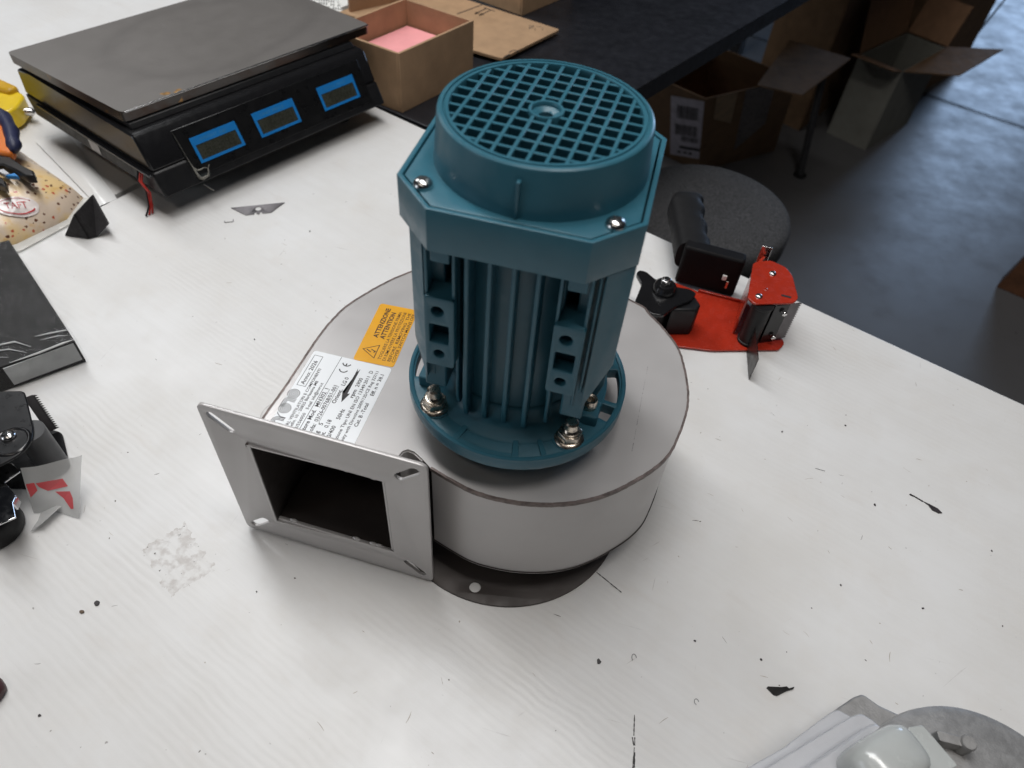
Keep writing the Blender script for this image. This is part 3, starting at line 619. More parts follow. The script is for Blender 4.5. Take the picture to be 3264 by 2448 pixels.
for u0_, u1_, words in ((54, 112, 'WEIGHT (kg)'), (134.5, 192, 'UNIT PRICE'), (228, 284.5, 'TOTAL PRICE')):
    mb = MB(); loops = [(u0_, 20), (u1_, 20), (u1_, 48.5), (u0_, 48.5)]; hole = [(u0_+3.4, 23), (u1_-3.4, 23), (u1_-3.4, 39.5), (u0_+3.4, 39.5)]
    vs = [face(*p, d) for d in (.9, 1.5) for p in loops] + [face(*p, d) for d in (.9, 1.5) for p in hole]
    fs = []
    for i in range(4):
        j = (i+1) % 4; fs += [(4+i, 4+j, 12+j, 12+i), (i, j, 4+j, 4+i), (8+i, 8+j, 12+j, 12+i)]
    bz = mb.add(vs, fs).build('display_bezel', lcdblue, scl, None)
    MB().add([face(*p, d) for d in (.75, 1.0) for p in hole], [(0, 1, 2, 3), (4, 5, 6, 7), (0, 1, 5, 4), (2, 3, 7, 6)]).build('lcd', lcd, bz, None)
    sg = MB()
    for k in range(6):
        u = u0_+14+k*(u1_-u0_-22)/6
        for dx_ in (0, 3.6): sg.add([face(u+dx_, s_, 1.08) for s_ in (26, 37)] + [face(u+dx_+.8, s_, 1.08) for s_ in (37, 26)], [(0, 1, 2, 3)])
        for s_ in (26, 31, 36.2): sg.add([face(u+a, s_+b_, 1.08) for a, b_ in ((0.9, 0), (3.5, 0), (3.5, .8), (0.9, .8))], [(0, 1, 2, 3)])
    sg.build('digits', lcdseg, bz, None)
    tx = MB(); text_geo(tx, words, u0_+10, 42.4, (u1_-u0_)*.58, 3.0, xf=lambda p: face(p[0], p[1], 1.62)); tx.build('printed_text', lcdtext, bz, None)
# broken lip of the casing under the first display
bl = M('pale_torn_plastic', (.20, .19, .165), .7, var=.3, vs=200, bump=.5)
pts = [(41, 60), (41.8, 40), (42.5, 26), (43, 19), (46, 15), (50, 14.5), (54, 15), (57.5, 13.5)]
MB().tube([face(u, s_, .75) for u, s_ in pts], [.12, .2, .3, .9, 1.0, .7, .6, .3], 6).build('broken_edge', bl, scl, 60)
MB().tube([face(u, s_, .75) for u, s_ in ((43, 19), (43.6, 12), (44.4, 6.5), (47.5, 4.6), (51.5, 5.2), (54.5, 5.4), (57, 9.5), (58.5, 13), (61.5, 16))], [.9, 1.4, 1.9, 1.8, 1.6, 1.5, 1.0, .6, .3], 6).build('broken_edge', bl, scl, 60)
MB().prism([(0, 0), (14, 0), (13, 8), (8, 10), (2, 9)], 0, .6, lambda p: face(44.2+p[0], 6+p[1], .6+p[2]*.1)).build('hole', dark, scl, None)
# weighing plate: a folded steel sheet with rusty lips
PT = 90.5
def plt_(u, v, z_): return (u+shx*v, shy*v, z_)
pr_ = rounded([(6, 46), (342, 46), (340, 252), (-4, 252)], 7)
mb = MB(); n = len(pr_); ctr = (170, 149)
lo = [(u+(1.2 if u > 170 else -1.2)*0, v) for u, v in pr_]
vs = [plt_(*p, PT) for p in pr_] + [plt_(*p, PT-11) for p in lo]
mb.add(vs, [tuple(range(n))] ); wp = mb.build('weighing_plate', scaletop, scl, None)
sl = MB(); ins2 = [(170+(u-170)*.992, 149+(v-149)*.985) for u, v in pr_]
vs = [plt_(*p, z_) for lst, z_ in ((pr_, PT), (pr_, PT-11), (ins2, PT-11), (ins2, PT-1)) for p in lst]
sl.add(vs, [(k*n+i, k*n+(i+1) % n, (k+1)*n+(i+1) % n, (k+1)*n+i) for k in range(3) for i in range(n)])
lipm, t, b = nodes('worn_steel_lip'); ns = noise(t, 22, 4, .6)
c = mix(t, ramp(t, ns, .45, .6), (.075, .068, .064), (.06, .04, .032)); c = mix(t, ramp(t, noise(t, 60, 3), .64, .70), c, (.36, .20, .07))
t.links.new(c, b.inputs['Base Color']); b.inputs['Metallic'].default_value = .8; b.inputs['Roughness'].default_value = .24
sl.build('plate_lip', lipm, scl, None)
ed = MB(); ed.tube([plt_(9, 45.6, PT-.4), plt_(340, 45.6, PT-.4)], 1.2, 8).build('edge_highlight', screwm, scl, 60)  # bright rod added as the highlight along the plate's front edge
rs = MB()
for u, v, r in ((62, 52, 3.6), (75, 51, 2.6), (70, 49, 1.8), (58, 55, 1.6)): rs.add([plt_(u+1.5*r*math.cos(k)*random.uniform(.7, 1.2), v+r*math.sin(k)*random.uniform(.7, 1.2), PT+.08) for k in [2*math.pi*j/9 for j in range(9)]], [tuple(range(9))])
rs.build('rust_spot', M('ochre_rust', (.30, .16, .045), .8, var=.3, vs=300), scl, None)
for u, v in ((40, 58), (286, 52), (40, 225), (286, 225)): MB().lathe([(.1, 9), (9, 9), (11, -12), (12, -20.8), (.1, -20.8)], (sk((u, v, 0))[0], sk((u, v, 0))[1]), 20).build('foot', rubber, scl, 40)
# side rail, little sticker, wires hanging out of the left flank
MB().prism([(0, 0), (0, 225), (4, 225), (4, 0)], 30, 33.5, lambda p: sk((-4.5+p[0], 12+p[1], p[2]))).build('side_ridge', blackgl, scl, None, .8)
MB().add([sk((-.6, v, z_)) for v, z_ in ((120, 12), (140, 12), (140, 26), (120, 26))], [(0, 1, 2, 3)]).build('side_sticker', castlight, scl, None)
for dx_, cm in ((0, rednylon), (4, rednylon), (8, blackpl)): MB().tube([sk((-1, 34+dx_, 26)), sk((-6, 32+dx_, 18)), sk((-3, 28+dx_, 4)), sk((-6-dx_*.5, 27, -10)), sk((-9-dx_, 27, -19.6))], 1.1, 6).build('wire', cm, scl, 60)
MB().tube([sk((44+.25*k, -2-.5*k, 7.5-.32*k+(.5 if k % 2 else 0))) for k in range(20)], .45, 5).build('spring', zinc, scl, 60)

# ------------------------------------------------------------------ cardboard on the black desk
def carton(name, label, q4, z0, z1, mat_, th=3.5, open_=True, mats=None, group=None, lean=(0, 0)):
    """open box: q4 the four footprint corners in order"""
    base = Vector(q4[0]); o = thing(name, label, 'box', (base.x, base.y, z0), 0, group)
    loc = [Vector(p)-base for p in q4]; H_ = z1-z0
    lf_ = lambda p: (p[0]+lean[0]*(H_-p[2]), p[1]+lean[1]*(H_-p[2]), p[2])
    cen = sum(loc, Vector((0, 0)))/4
    for i in range(4):
        a, b_ = loc[i], loc[(i+1) % 4]; n_ = Vector((-(b_-a).y, (b_-a).x)).normalized(); n_ = n_ if n_.dot(cen-a) > 0 else -n_
        d = (b_-a).normalized(); e = .02 if i % 2 == 0 else th+.05
        wl_ = MB().prism([tuple(a+d*e), tuple(b_-d*e), tuple(b_-d*e+n_*th), tuple(a+d*e+n_*th)], 0 if i % 2 == 0 else .2, H_-(0 if i % 2 == 0 else .4), lf_); wl_.build('side_panel', mat_, o, None, .6)
    MB().prism([tuple(cen+(p-cen)*.985) for p in loc], .5, .5+th, lf_).build('bottom_panel', card_dk, o, None)
    if not open_: MB().prism([tuple(cen+(p-cen)*.998) for p in loc], H_+.05, H_+th).build('lid', mat_, o, None, .6)
    return o
bx = carton('cardboard_box', 'small open brown cardboard box holding pink foam, beside the price scale', [(-184, 588), (-101, 706), (-204, 760), (-287, 642)], -2, 78, card)
fm = MB().prism([(-189, 600), (-114, 707), (-202, 752), (-277, 647)], 3, 44).build('foam_block', pink, None, None, 2.5)
fm.location = (0, 0, 0); tag(fm, 'pink foam block lying inside the small open cardboard box', 'foam')
# flat sheet of cardboard with printed arrows
ar = None
sh = thing('cardboard_sheet', 'flat cardboard sheet with printed arrows, lying behind the pink foam box', 'cardboard', (-62, 752, 6))
SHP = [(-64, 750), (20, 868), (-150, 965), (-290, 830)]
plate('sheet', [[(x+62, y-752) for x, y in rounded([(-63, 752), (20, 869), (-228, 1000), (-330, 860)], 3)]], 4, card, sh, lambda p: (p[0], p[1], p[2]))
def mark(pts, wd, par, z):
    for (x0_, y0_), (x1_, y1_) in pts:
        a = Vector((x0_, y0_)); b_ = Vector((x1_, y1_)); n_ = Vector((-(b_-a).y, (b_-a).x)).normalized()*wd/2
        par.add([(*(a+n_), z), (*(a-n_), z), (*(b_-n_), z), (*(b_+n_), z)], [(0, 1, 2, 3)])

def sheet_part(nm, build):
    ar = MB(); build(ar); ao = ar.build(nm, fbp, sh, None); ao.matrix_parent_inverse = Matrix.Translation((.062, -.752, -.006))
fbp = M('faded_black_print', (.035, .028, .022), .7)
sheet_part('printed_line', lambda m_: mark([((-146, 892), (-109, 938))], 2.6, m_, 8.15))
sheet_part('printed_line', lambda m_: mark([((-106, 926), (-87, 916))], 2.2, m_, 8.2))
for p0_, p1_ in (((-102, 923), (-118, 898)), ((-94, 919), (-110, 894))):
    sheet_part('printed_arrow', lambda m_: (mark([(p0_, p1_)], 2.2, m_, 8.3), m_.add([(p1_[0]-1, p1_[1]-1.5, 8.3), (p1_[0]+8*.54-3.4*.84, p1_[1]+8*.84+3.4*.54, 8.3), (p1_[0]+8*.54+3.4*.84, p1_[1]+8*.84-3.4*.54, 8.3)], [(0, 1, 2)])))
sheet_part('hand_cut', lambda m_: mark([((-53, 772), (-50, 780)), ((-50, 780), (-45, 782.5)), ((-45, 782.5), (-39, 780))], 2.2, m_, 8.15))
sheet_part('edge_nick', lambda m_: mark([((-60, 757), (-52, 768))], 2.2, m_, 8.15))
sm = MB()
for k in range(16):
    x, y = -29+22*random.random(), 874-14*random.random(); sm.add([(x+random.uniform(-3, 3)*math.cos(j), y+2*math.sin(j), 8.12+.004*k) for j in (0, 1.2, 2.5, 3.7, 5)], [(0, 1, 2, 3, 4)])
so = sm.build('smudge', M('grey_smudge', (.20, .145, .095), .85), sh, None); so.matrix_parent_inverse = Matrix.Translation((.062, -.752, -.006)); so['kind'] = 'stuff'
b2 = carton('cardboard_box', 'closed brown cardboard box with arrow mark, behind the flat cardboard sheet', [(-43, 931), (40, 1040), (-110, 1150), (-260, 1060)], -2, 150, card, open_=False)
a = Vector((-43, 931)); b_ = Vector((-260, 1060)); dv = (b_-a).normalized(); nv = Vector((dv.y, -dv.x)); nv = nv if nv.y < 0 else -nv
def onface(s_, z_): p = a+dv*s_+nv*.5; return (p.x, p.y, z_)
for s_, z0_, s2, z1_ in ((16, 33, 40, 36), (22, 36, 25, 70), (32, 37, 35, 71)):
    p = onface(s_, z0_); q_ = onface(s2, z0_); r1 = onface(s2, z1_); r2 = onface(s_, z1_)
    mo_ = MB().add([p, q_, r1, r2], [(0, 1, 2, 3)]).build('printed_bar', ink, b2, None); mo_.matrix_parent_inverse = Matrix.Translation((.043, -.931, .002))
pp = thing('printed_sheet', 'white sheet printed with rows of black marks, behind the price scale', 'paper', (-370, 905, 0))
MB().prism([(-70, -20), (40, -38), (48, 20), (-50, 60)], 2, 2.4).build('paper', paperw, pp, None)
pm = MB()
for i in range(24):
    for j in range(5):
        if random.random() < .85: pm.box((-52+i*4.0+j*1.2, -22+j*12-i*.5, 2.5), (1.7, 8.5, .1), R(8))
pm.build('printed_marks', ink, pp, None)
ev = MB().prism([(-331, 882), (-296, 930), (-318, 952), (-352, 930)], .3, 7).build('white_carton', paperw, None, None, 1); tag(ev, 'small white flat carton between the printed sheet and a cardboard strip', 'carton')
cs = MB().prism([(-312, 862), (-150, 1000), (-154, 1006), (-316, 868)], -1.5, 30).build('cardboard_strip', card_dk, None, None, .6); tag(cs, 'upright dark cardboard strip standing behind the pink foam box', 'cardboard')

# ------------------------------------------------------------------ small things on the worktop
# utility blade
o = thing('utility_blade', 'trapezoid steel utility knife blade lying on worktop in front of the scale', 'blade', (-306, 349, 0), R(18.7))
bl_ = rounded([(-29.5, 7), (29.5, 7), (13.5, -9.6), (3.9, -9.6), (3.9, -6.6), (1.3, -6.6), (1.3, -9.6), (-2.0, -9.6), (-2.0, -6.6), (-4.6, -6.6), (-4.6, -9.6), (-14, -9.6)], .4)
plate('blade', [bl_, circle(0, 0, 3.5, 24)], .6, steelblade, o, lambda p: (p[0], p[1], p[2]+.6), .1)
o = thing('staple', 'single bent wire staple lying on worktop below the utility blade', 'staple', (-330, 321, 0), R(18))
MB().tube([(-4.5, 3, .5), (-4.6, .4, .5), (-3.8, 0, .5), (3.8, 0, .5), (4.6, .4, .5), (4.6, 3.4, 1.2)], .35, 6).build('wire', steelblade, o, 60)
# red tape gun lying on its side
tg = thing('tape_gun', 'red tape gun with black handle lying on its side at right of the fan', 'tape gun', (200, 230, 0))
def TG(p): return (p[0]-200, p[1]-230)
basep = [TG(p) for p in [(118, 200), (150, 189), (187, 187.5), (254, 197), (261, 206), (260, 214), (246, 226), (233, 262), (224, 262), (182, 273), (152, 287), (128, 262)]]
MB().prism(rounded(basep, 3), 1.2, 3.2).build('base_plate', redpaint, tg, 40, .5)
MB().prism([TG(p) for p in [(181, 271.5), (224, 260.5), (224.6, 262.5), (181.6, 273.5)]], 3.2, 6.5).build('base_lip', redpaint, tg, None, .4)
topz = 56
tpp = [TG(p) for p in [(222, 262), (229, 264.5), (240, 268), (254, 259), (258, 247), (257.5, 214), (252, 207), (214, 200), (208.5, 208)]]
tp = MB().prism(rounded(tpp, 4), topz-2.2, topz).build('top_plate', redpaint, tg, 40, .6)
for x, y in ((238.5, 247), (219.5, 211.5)):
    x, y = TG((x, y)); sc = MB().lathe([(3.6, topz), (3.4, topz+1.0), (2.2, topz+1.9), (.05, topz+2.1)], (x, y), 20).build('screw', screwm, tg, 60)
    rc = MB(); [rc.box((x, y, topz+1.9+.02*j), (3.4, .7, .6), .5+j*math.pi/2) for j in (0, 1)]; rc.build('cross_recess', dark, sc, None)
x, y = TG((246, 215)); MB().box((x, y, topz+.1), (9, 2.4, .5), R(-14)).build('slot', dark, tg, None)
x, y = TG((228, 222.5)); MB().lathe([(1.2, topz+.5), (2, topz+.3), (2.2, topz)], (x, y), 16).build('rivet', redpaint, tg, 60)
# back web of the frame, rollers, cutter
MB().prism([TG(p) for p in [(224, 262), (210, 214), (212, 213.4), (226, 261.4)]], 3.2, topz-2.3).build('side_web', redpaint, tg, None, .4)
MB().prism([TG(p) for p in [(224.6, 262), (231, 272), (236, 279), (238, 277.6), (233, 270), (226.6, 261)]], 26, topz-4).build('bent_tab', redpaint, tg, None, .4)
MB().prism([TG(p) for p in [(232, 282), (242, 279), (243, 281), (233, 284)]], 40, topz+6).build('guide_tab', screwm, tg, None, .3)
x, y = TG((224, 206)); MB().lathe([(.1, 4), (10.5, 4), (10.5, 6), (9.6, 6.6), (9.6, 50), (10.5, 51), (10.5, 53.3), (.1, 53.3)], (x, y), 36).build('roller', blackpl, tg, 40)
MB().prism([TG(p) for p in [(235, 203), (250, 207.5), (249.5, 211), (234, 207)]], 4, topz-2.4).build('brake_plate', blackgl, tg, None, .5)
for z_ in (44, 12):
    MB().lathe([(2.6, 0), (2.5, .9), (1.5, 1.5), (.05, 1.6)], n=16, xf=lambda p: (46.6+p[0]*.97, -26.4+p[0]*.24-p[2], z_+p[1])).build('screw', screwm, tg, 60)
teeth = MB(); tq = [(252, 208), (259, 213)]
xa, ya = TG((250, 208)); xb, yb_ = TG((259, 211))
nT = 17; vs = [(xa, ya, 6), (xa, ya, 53)]; prof = []
for k in range(nT):
    z_ = 6+47*k/nT; prof += [(xb, yb_, z_), (xb+3.0, yb_+.8, z_+47/nT*.5)]
prof.append((xb, yb_, 53))
vs += prof; m_ = len(prof)
fs = [tuple([0]+[2+i for i in range(m_)]+[1])]
v2 = [(x, y+.7, z_) for x, y, z_ in vs]; teeth.add(vs+v2, fs+[tuple(i+len(vs) for i in reversed(fs[0]))]); teeth.build('toothed_cutter', steelblade, tg, None)
MB().prism([TG(p) for p in [(222.4, 198), (218.6, 155.5), (219.3, 155.4), (223.2, 198)]], .6, 29, None).build('wiper_flap', dkmetal, tg, None)
# handle: square block that ends in a ribbed grip reaching over the table edge
hb = MB(); hq = [TG(p) for p in [(157, 284), (217, 267), (221, 282), (161, 299)]]
hb.prism(rounded(hq, 4.5), 3.4, 51); hb.build('handle_block', M('matt_black_block', (.007, .0065, .007), .6, var=.1, spec=.12), tg, 40, 2.5)
x, y = TG((205, 269.4)); MB().box((x-2.5, y+.6, 27), (4.5, 2.2, 6), R(-16)).build('trigger_gap', paperw, tg, None, .6)
x, y = TG((207.5, 269)); MB().box((x-.5, y+.2, 19), (2.4, 2.8, 9), R(-16)).build('tension_strap', zinc, tg, None, .3)
gr = MB(); path = [(168, 292, 34), (166, 315, 37), (164.5, 340, 40), (164, 362, 42), (167, 377, 43)]
path = [(x+2.5, y, z_) for x, y, z_ in path]
gp = []
for i, (x, y, z_) in enumerate(path):
    wx, wz = ((18, 17), (17.5, 16), (17.5, 15.5), (18.5, 16), (17, 15))[i]; gp.append((x, y, z_, wx, wz))
def blend(gp, k):
    out = []
    for i in range(len(gp)-1):
        for j in range(k): t_ = j/k; out.append(tuple(a*(1-t_)+b_*t_ for a, b_ in zip(gp[i], gp[i+1])))
    return out+[gp[-1]]
vs = []; gl = blend(gp, 6); nn = 24
for i, (x, y, z_, wx, wz) in enumerate(gl):
    k_ = i/(len(gl)-1); rib = 1.6*math.sin(k_*math.pi*7) if .12 < k_ < .9 else 0; endk = math.sqrt(max(.06, 1-max(0, (k_-.9)/.1)**2))
    for j in range(nn):
        th = 2*math.pi*j/nn; cx = math.copysign(abs(math.cos(th))**.6, math.cos(th)); cz = math.copysign(abs(math.sin(th))**.6, math.sin(th))
        vs.append((x-200+wx*endk*cx+(rib if cx > .5 else 0)+ (3 if cx > 0 else 0)*0, y-230, z_+wz*endk*cz))
fs = [(i*nn+j, i*nn+(j+1) % nn, (i+1)*nn+(j+1) % nn, (i+1)*nn+j) for i in range(len(gl)-1) for j in range(nn)]
fs += [tuple(range(nn-1, -1, -1)), tuple((len(gl)-1)*nn+j for j in range(nn))]
gr.add(vs, fs).build('grip', M('matt_black_grip', (.009, .009, .010), .62, bump=.2, bs=1500, spec=.2), tg, 60)
sp = MB(); [sp.tube([(164-200+15.2+2.6*0+random.uniform(-.2, .2), y-230+dy, 55.0) for dy in (0, 3.5)], .35, 5) for y in (318, 325, 333, 340, 346, 352)]
sp.build('moulded_nick', screwm, tg, None)
# tape hub
hx, hy = TG((134, 226)); hb2 = MB(); hb2.lathe([(.1, 3.3), (17, 3.3), (16, 30), (12, 40), (.1, 40)], (hx, hy), 36); hb2.build('hub', blackpl, tg, 40)
lf = MB(); lv = [TG(p) for p in [(104, 203), (121, 190), (131, 190), (142, 203), (160, 215), (166, 226), (160, 231), (143, 233), (127, 241), (118, 252), (111, 253), (108, 247), (113, 232), (108, 216)]]
lf.prism(rounded(lv, 3), 37, 41); lf.build('hub_flange', blackgl, tg, 40, .8)
MB().prism([TG(p) for p in [(140, 203), (166, 206), (170, 214), (163, 233), (152, 232)]], 3.3, 37).build('hub_segment', blackpl, tg, None, 2)
MB().prism([TG(p) for p in [(112, 206), (128, 196), (132, 200), (120, 222)]], 3.3, 37).build('hub_segment', blackpl, tg, None, 2)
MB().lathe([(12, 41.1), (11, 47), (8.5, 49.5), (.1, 49.5)], (hx, hy), 30).build('hub_knob', blackgl, tg, 40)
kn = MB().prism([(hx+a, hy+b_) for a, b_ in hexp(5.2, .3)], 49.6, 54.5).build('nut', screwm, tg, None, .6)
MB().lathe([(.1, 56), (2.5, 56), (3, 55.4), (3, 54.6)], (hx, hy), 16).build('bolt_end', screwm, kn, 40)

# black tape dispenser at the left edge of the picture
bd = thing('tape_dispenser', 'glossy black tape dispenser lying on its side at the left edge, frosted tape hanging out', 'tape gun', (-380, -20, 0))
def BD(p): return (p[0]+380, p[1]+20)
shape = [(-480, 10), (-402, 24), (-382, 27), (-376, 19), (-357, -8), (-353, -20), (-355, -30), (-366, -44), (-384, -52), (-480, -48)]
MB().prism(rounded([BD(p) for p in shape], [3, 3, 4, 6, 7, 7, 7, 8, 6, 3]), 49.0, 51.4).build('side_plate', bkenamel, bd, 40, .8)
MB().lathe([(10.4, 51.4), (11.6, 52.6), (12.4, 52.6), (13.6, 51.4)], (BD((-367, -21))), 40).build('pressed_ring', blackgl, bd, 60)
x, y = BD((-371, -16.5)); sc = MB().lathe([(5.2, 51.4), (5.2, 52.6), (4.2, 54.0), (2, 54.9), (.05, 55.1)], (x, y), 28).build('screw', screwm, bd, 60)
rc = MB(); [rc.box((x, y, 54.7+.02*j), (5.2, 1.1, .9), .5+j*math.pi/2) for j in (0, 1)]; rc.build('cross_recess', dark, sc, None)
MB().prism(rounded([BD(p) for p in [(-480, 12), (-402, 26), (-380, 26), (-371, 24), (-356, 2), (-352, -8), (-364, -30), (-480, -40)]], 4), 1, 3).build('side_plate', blackgl, bd, 40, .5)
MB().lathe([(.1, 3.2), (10.6, 3.2), (10.6, 48.8), (.1, 48.8)], BD((-361, -8.5)), 40).build('roller', M('dark_grey_rubber_roller', (.05, .05, .052), .45), bd, 40)
ct = MB(); x0_, y0_ = BD((-381, 22)); x1_, y1_ = BD((-376.5, 25.5)); vs = [(x0_, y0_, 5), (x0_, y0_, 48.5)]
for k in range(17): z_ = 5+43.5*k/17; vs += [(x1_, y1_, z_), (x1_+3.2, y1_+1.6, z_+1.28)]
vs.append((x1_, y1_, 48.5)); m_ = len(vs); f0 = tuple([0]+list(range(2, m_))+[1])
ct.add(vs+[(x+.3, y-.6, z_) for x, y, z_ in vs], [f0, tuple(i+m_ for i in reversed(f0))]); ct.build('toothed_cutter', steelblade, bd, None)
# bent chrome bracket and the hanging strip of tape
cb = MB(); ch = [BD(p) for p in [(-392, -26), (-366, -32), (-357, -38), (-363, -48), (-350, -57.5), (-349, -64), (-341, -75), (-352, -84), (-380, -72), (-395, -50)]]
cb.prism(ch, 38, 39.6); cb.build('chrome_bracket', chrome, bd, None, .5)
MB().prism([BD(p) for p in [(-350, -57.5), (-349, -64), (-350.5, -64.4), (-351.5, -58)]], 30, 38).build('chrome_lip', chrome, bd, None, .4)
MB().lathe([(.1, .6), (19, .6), (20, 3), (20, 17), (18, 20), (.1, 20)], BD((-378, -66)), 40).build('hub', blackpl, bd, 40)
tpm = MB(); tp_pts = []
nu, nv_ = 14, 8
for i in range(nu+1):
    for j in range(nv_+1):
        u, v = i/nu, j/nv_
        top_ = Vector((-361, -33, 36)).lerp(Vector((-322.5, -17.5, 34)), u); bot = Vector((-358, -49, 1.0)).lerp(Vector((-322.5, -50, 1.2)), u)
        p = top_.lerp(bot, v); p.y += 2.5*math.sin(u*math.pi)*math.sin(v*3)-1.2*math.sin(6*u+2*v); p.z += (2.2*(1-v)*max(0, u-.9)/.1)
        tp_pts.append((p.x+380, p.y+20, p.z))
tpm.add(tp_pts, [(i*(nv_+1)+j, (i+1)*(nv_+1)+j, (i+1)*(nv_+1)+j+1, i*(nv_+1)+j+1) for i in range(nu) for j in range(nv_)])
tpo = tpm.build('tape_strip', tapefilm, bd, 80)
def onTape(u, v, d=.35):
    i = min(nu-1, int(u*nu)); j = min(nv_-1, int(v*nv_)); a, b_ = u*nu-i, v*nv_-j
    g = lambda i_, j_: Vector(tp_pts[i_*(nv_+1)+j_]); p = g(i, j)*(1-a)*(1-b_)+g(i+1, j)*a*(1-b_)+g(i, j+1)*(1-a)*b_+g(i+1, j+1)*a*b_
    return (p.x+.05, p.y-d, p.z)
pr = MB()
for poly in ([(.18, .36), (.62, .38), (.72, .52), (.34, .58), (.22, .46)], [(.46, .62), (.76, .60), (.83, .70), (.86, .86), (.80, .88), (.62, .74)], [(.02, .34), (.16, .34), (.18, .52), (.04, .64)]):
    pr.add([onTape(*p) for p in poly], [tuple(range(len(poly)))])
pr.build('red_print', tapered, tpo, None)
fp = MB(); fp.prism([BD(p) for p in [(-357, -40), (-336, -46), (-343, -62), (-352, -66), (-349, -58)]], 1.5, 1.9, lambda p: (p[0], p[1], p[2]+16*(p[0]-28)/16 if p[0] < 34 else p[2]+6)); fp.build('folded_tape', tapefilm, tpo, None)

# shrink wrapped dark box
pk = thing('wrapped_box', 'flat black box in clear shrink wrap at the left edge below the sweet bag', 'package', (-388, 104, 0))
def PK(p): return (p[0]+388, p[1]-104)
pq = [(-388, 104), (-512, 229), (-640, 125), (-510, 8)]
MB().prism([PK(p) for p in pq], .8, 27).build('box_body', M('matt_black_carton', (.010, .0095, .0095), .6, var=.2, vs=20, spec=.2), pk, None, .8)
MB().prism([PK(p) for p in [(-389.2, 102.4), (-432, 67), (-432.6, 67.6), (-390, 103)]], 5, 25.5).build('pale_side', M('grey_white_edge', (.42, .43, .43), .35), pk, None)
wr = MB(); c0 = Vector((-512, 116))
n = 0; lo = rounded([tuple(c0+(Vector(p)-c0)*1.035) for p in pq], 5, 3); hi = rounded([tuple(c0+(Vector(p)-c0)*1.012) for p in pq], 4, 3)
def sub(lst, k):
    out = []
    for i in range(len(lst)):
        a, b_ = Vector(lst[i]), Vector(lst[(i+1) % len(lst)]); kk = k if (b_-a).length > 30 else 1
        out += [tuple(a.lerp(b_, j/kk)) for j in range(kk)]
    return out
lo = sub(lo, 14); hi = sub(hi, 14); n = len(lo)
vs = [(*PK((p[0]+random.uniform(-.8, .8), p[1]+random.uniform(-.8, .8))), z_) for p, z_ in [(p, .5) for p in lo]+[(p, 14+random.uniform(-1, 1)) for p in [tuple(Vector(a)*.5+Vector(b_)*.5) for a, b_ in zip(lo, hi)]]+[(p, 27.6+random.uniform(-.2, .7)) for p in hi]]
wr.add(vs, [(k*n+i, k*n+(i+1) % n, (k+1)*n+(i+1) % n, (k+1)*n+i) for k in range(2) for i in range(n)]+[tuple(2*n+i for i in range(n))]); wr.build('shrink_wrap', wrap, pk, 80)
cr = MB()
def crease(pts, r=.45): cr.tube([(*PK(p), 28.3) for p in pts], [r*.2]+[r]*(len(pts)-2)+[r*.2], 6)
crease([(-423, 104), (-413, 109), (-402, 114), (-398, 115)], .7); crease([(-416, 101), (-404, 107), (-396, 109)], .6)
crease([(-428, 72), (-410, 86), (-396, 99), (-389, 104.5)], .9); crease([(-470, 80), (-452, 88), (-436, 96), (-420, 92)], .8); crease([(-474, 74), (-456, 80), (-436, 87), (-420, 85)], .6); crease([(-470, 68), (-450, 76), (-432, 78)], .5)
cr.build('film_crease', film('crease_film', (.75, .75, .75), .35, .2, .2), pk, 80)

# bag of sweets
bg_ = thing('sweet_bag', 'shiny cream and yellow printed bag of sweets, with a hand tool on it', 'bag', (-560, 320, 0))
bm_ = MB(); bq = [Vector((-497, 338)), Vector((-497, 300)), Vector((-527, 252)), Vector((-600, 190)), Vector((-720, 230)), Vector((-760, 330)), Vector((-660, 452)), Vector((-612, 416))]
NA, NR = 64, 14; ctr = Vector((-598, 322)); ring_ = []
import bisect
per = [0]
for i in range(len(bq)): per.append(per[-1]+(bq[(i+1) % len(bq)]-bq[i]).length)
for k in range(NA):
    s_ = per[-1]*k/NA; i = bisect.bisect(per, s_)-1; ring_.append(bq[i].lerp(bq[(i+1) % len(bq)], (s_-per[i])/(per[i+1]-per[i])))
vs = []
for k in range(NA):
    for j in range(1, NR+1):
        t_ = j/NR; p = ctr.lerp(ring_[k], t_); hgt = 41*(1-t_**3.0)**.7
        bump_ = 2.2*math.sin(k*.9+j*.7)*math.sin(j*.9+1)*t_*(1.1-t_)*2.2; crimp = 1.2*math.sin(k*2.9)*max(0, t_-.75)*4
        vs.append((p.x+560, p.y-320, max(1.2, hgt+bump_+crimp*.3+2.0)))
top0 = len(vs); vs.append((ctr.x+560, ctr.y-320, 43))
fs = [(k*NR+j, ((k+1) % NA)*NR+j, ((k+1) % NA)*NR+j+1, k*NR+j+1) for k in range(NA) for j in range(NR-1)] + [(top0, ((k+1) % NA)*NR, k*NR) for k in range(NA)]
b0 = len(vs); vs += [(ring_[k].x+560, ring_[k].y-320, .8) for k in range(NA)]; fs += [(k*NR+NR-1, ((k+1) % NA)*NR+NR-1, b0+(k+1) % NA, b0+k) for k in range(NA)] + [tuple(b0+k for k in range(NA))]
bm_.add(vs, fs); bagm = bm_.build('foil_bag', foil, bg_, 80)
clr = film('clear_bag_edge', (.75, .74, .70), .45, .15, .4)
MB().prism([(62, 18), (63, -22), (33, -68), (-30, -118), (-22, -128), (42, -78), (72, -24), (70, 20)], 1.5, 2.6).build('clear_seam', clr, bg_, None, .4)
lbm = M('white_bag_print', (.74, .66, .63), .2, coat=.4)
E_ = Vector((-531, 281)); ex_ = Vector((.80, .60)); ey_ = Vector((-.60, .80))
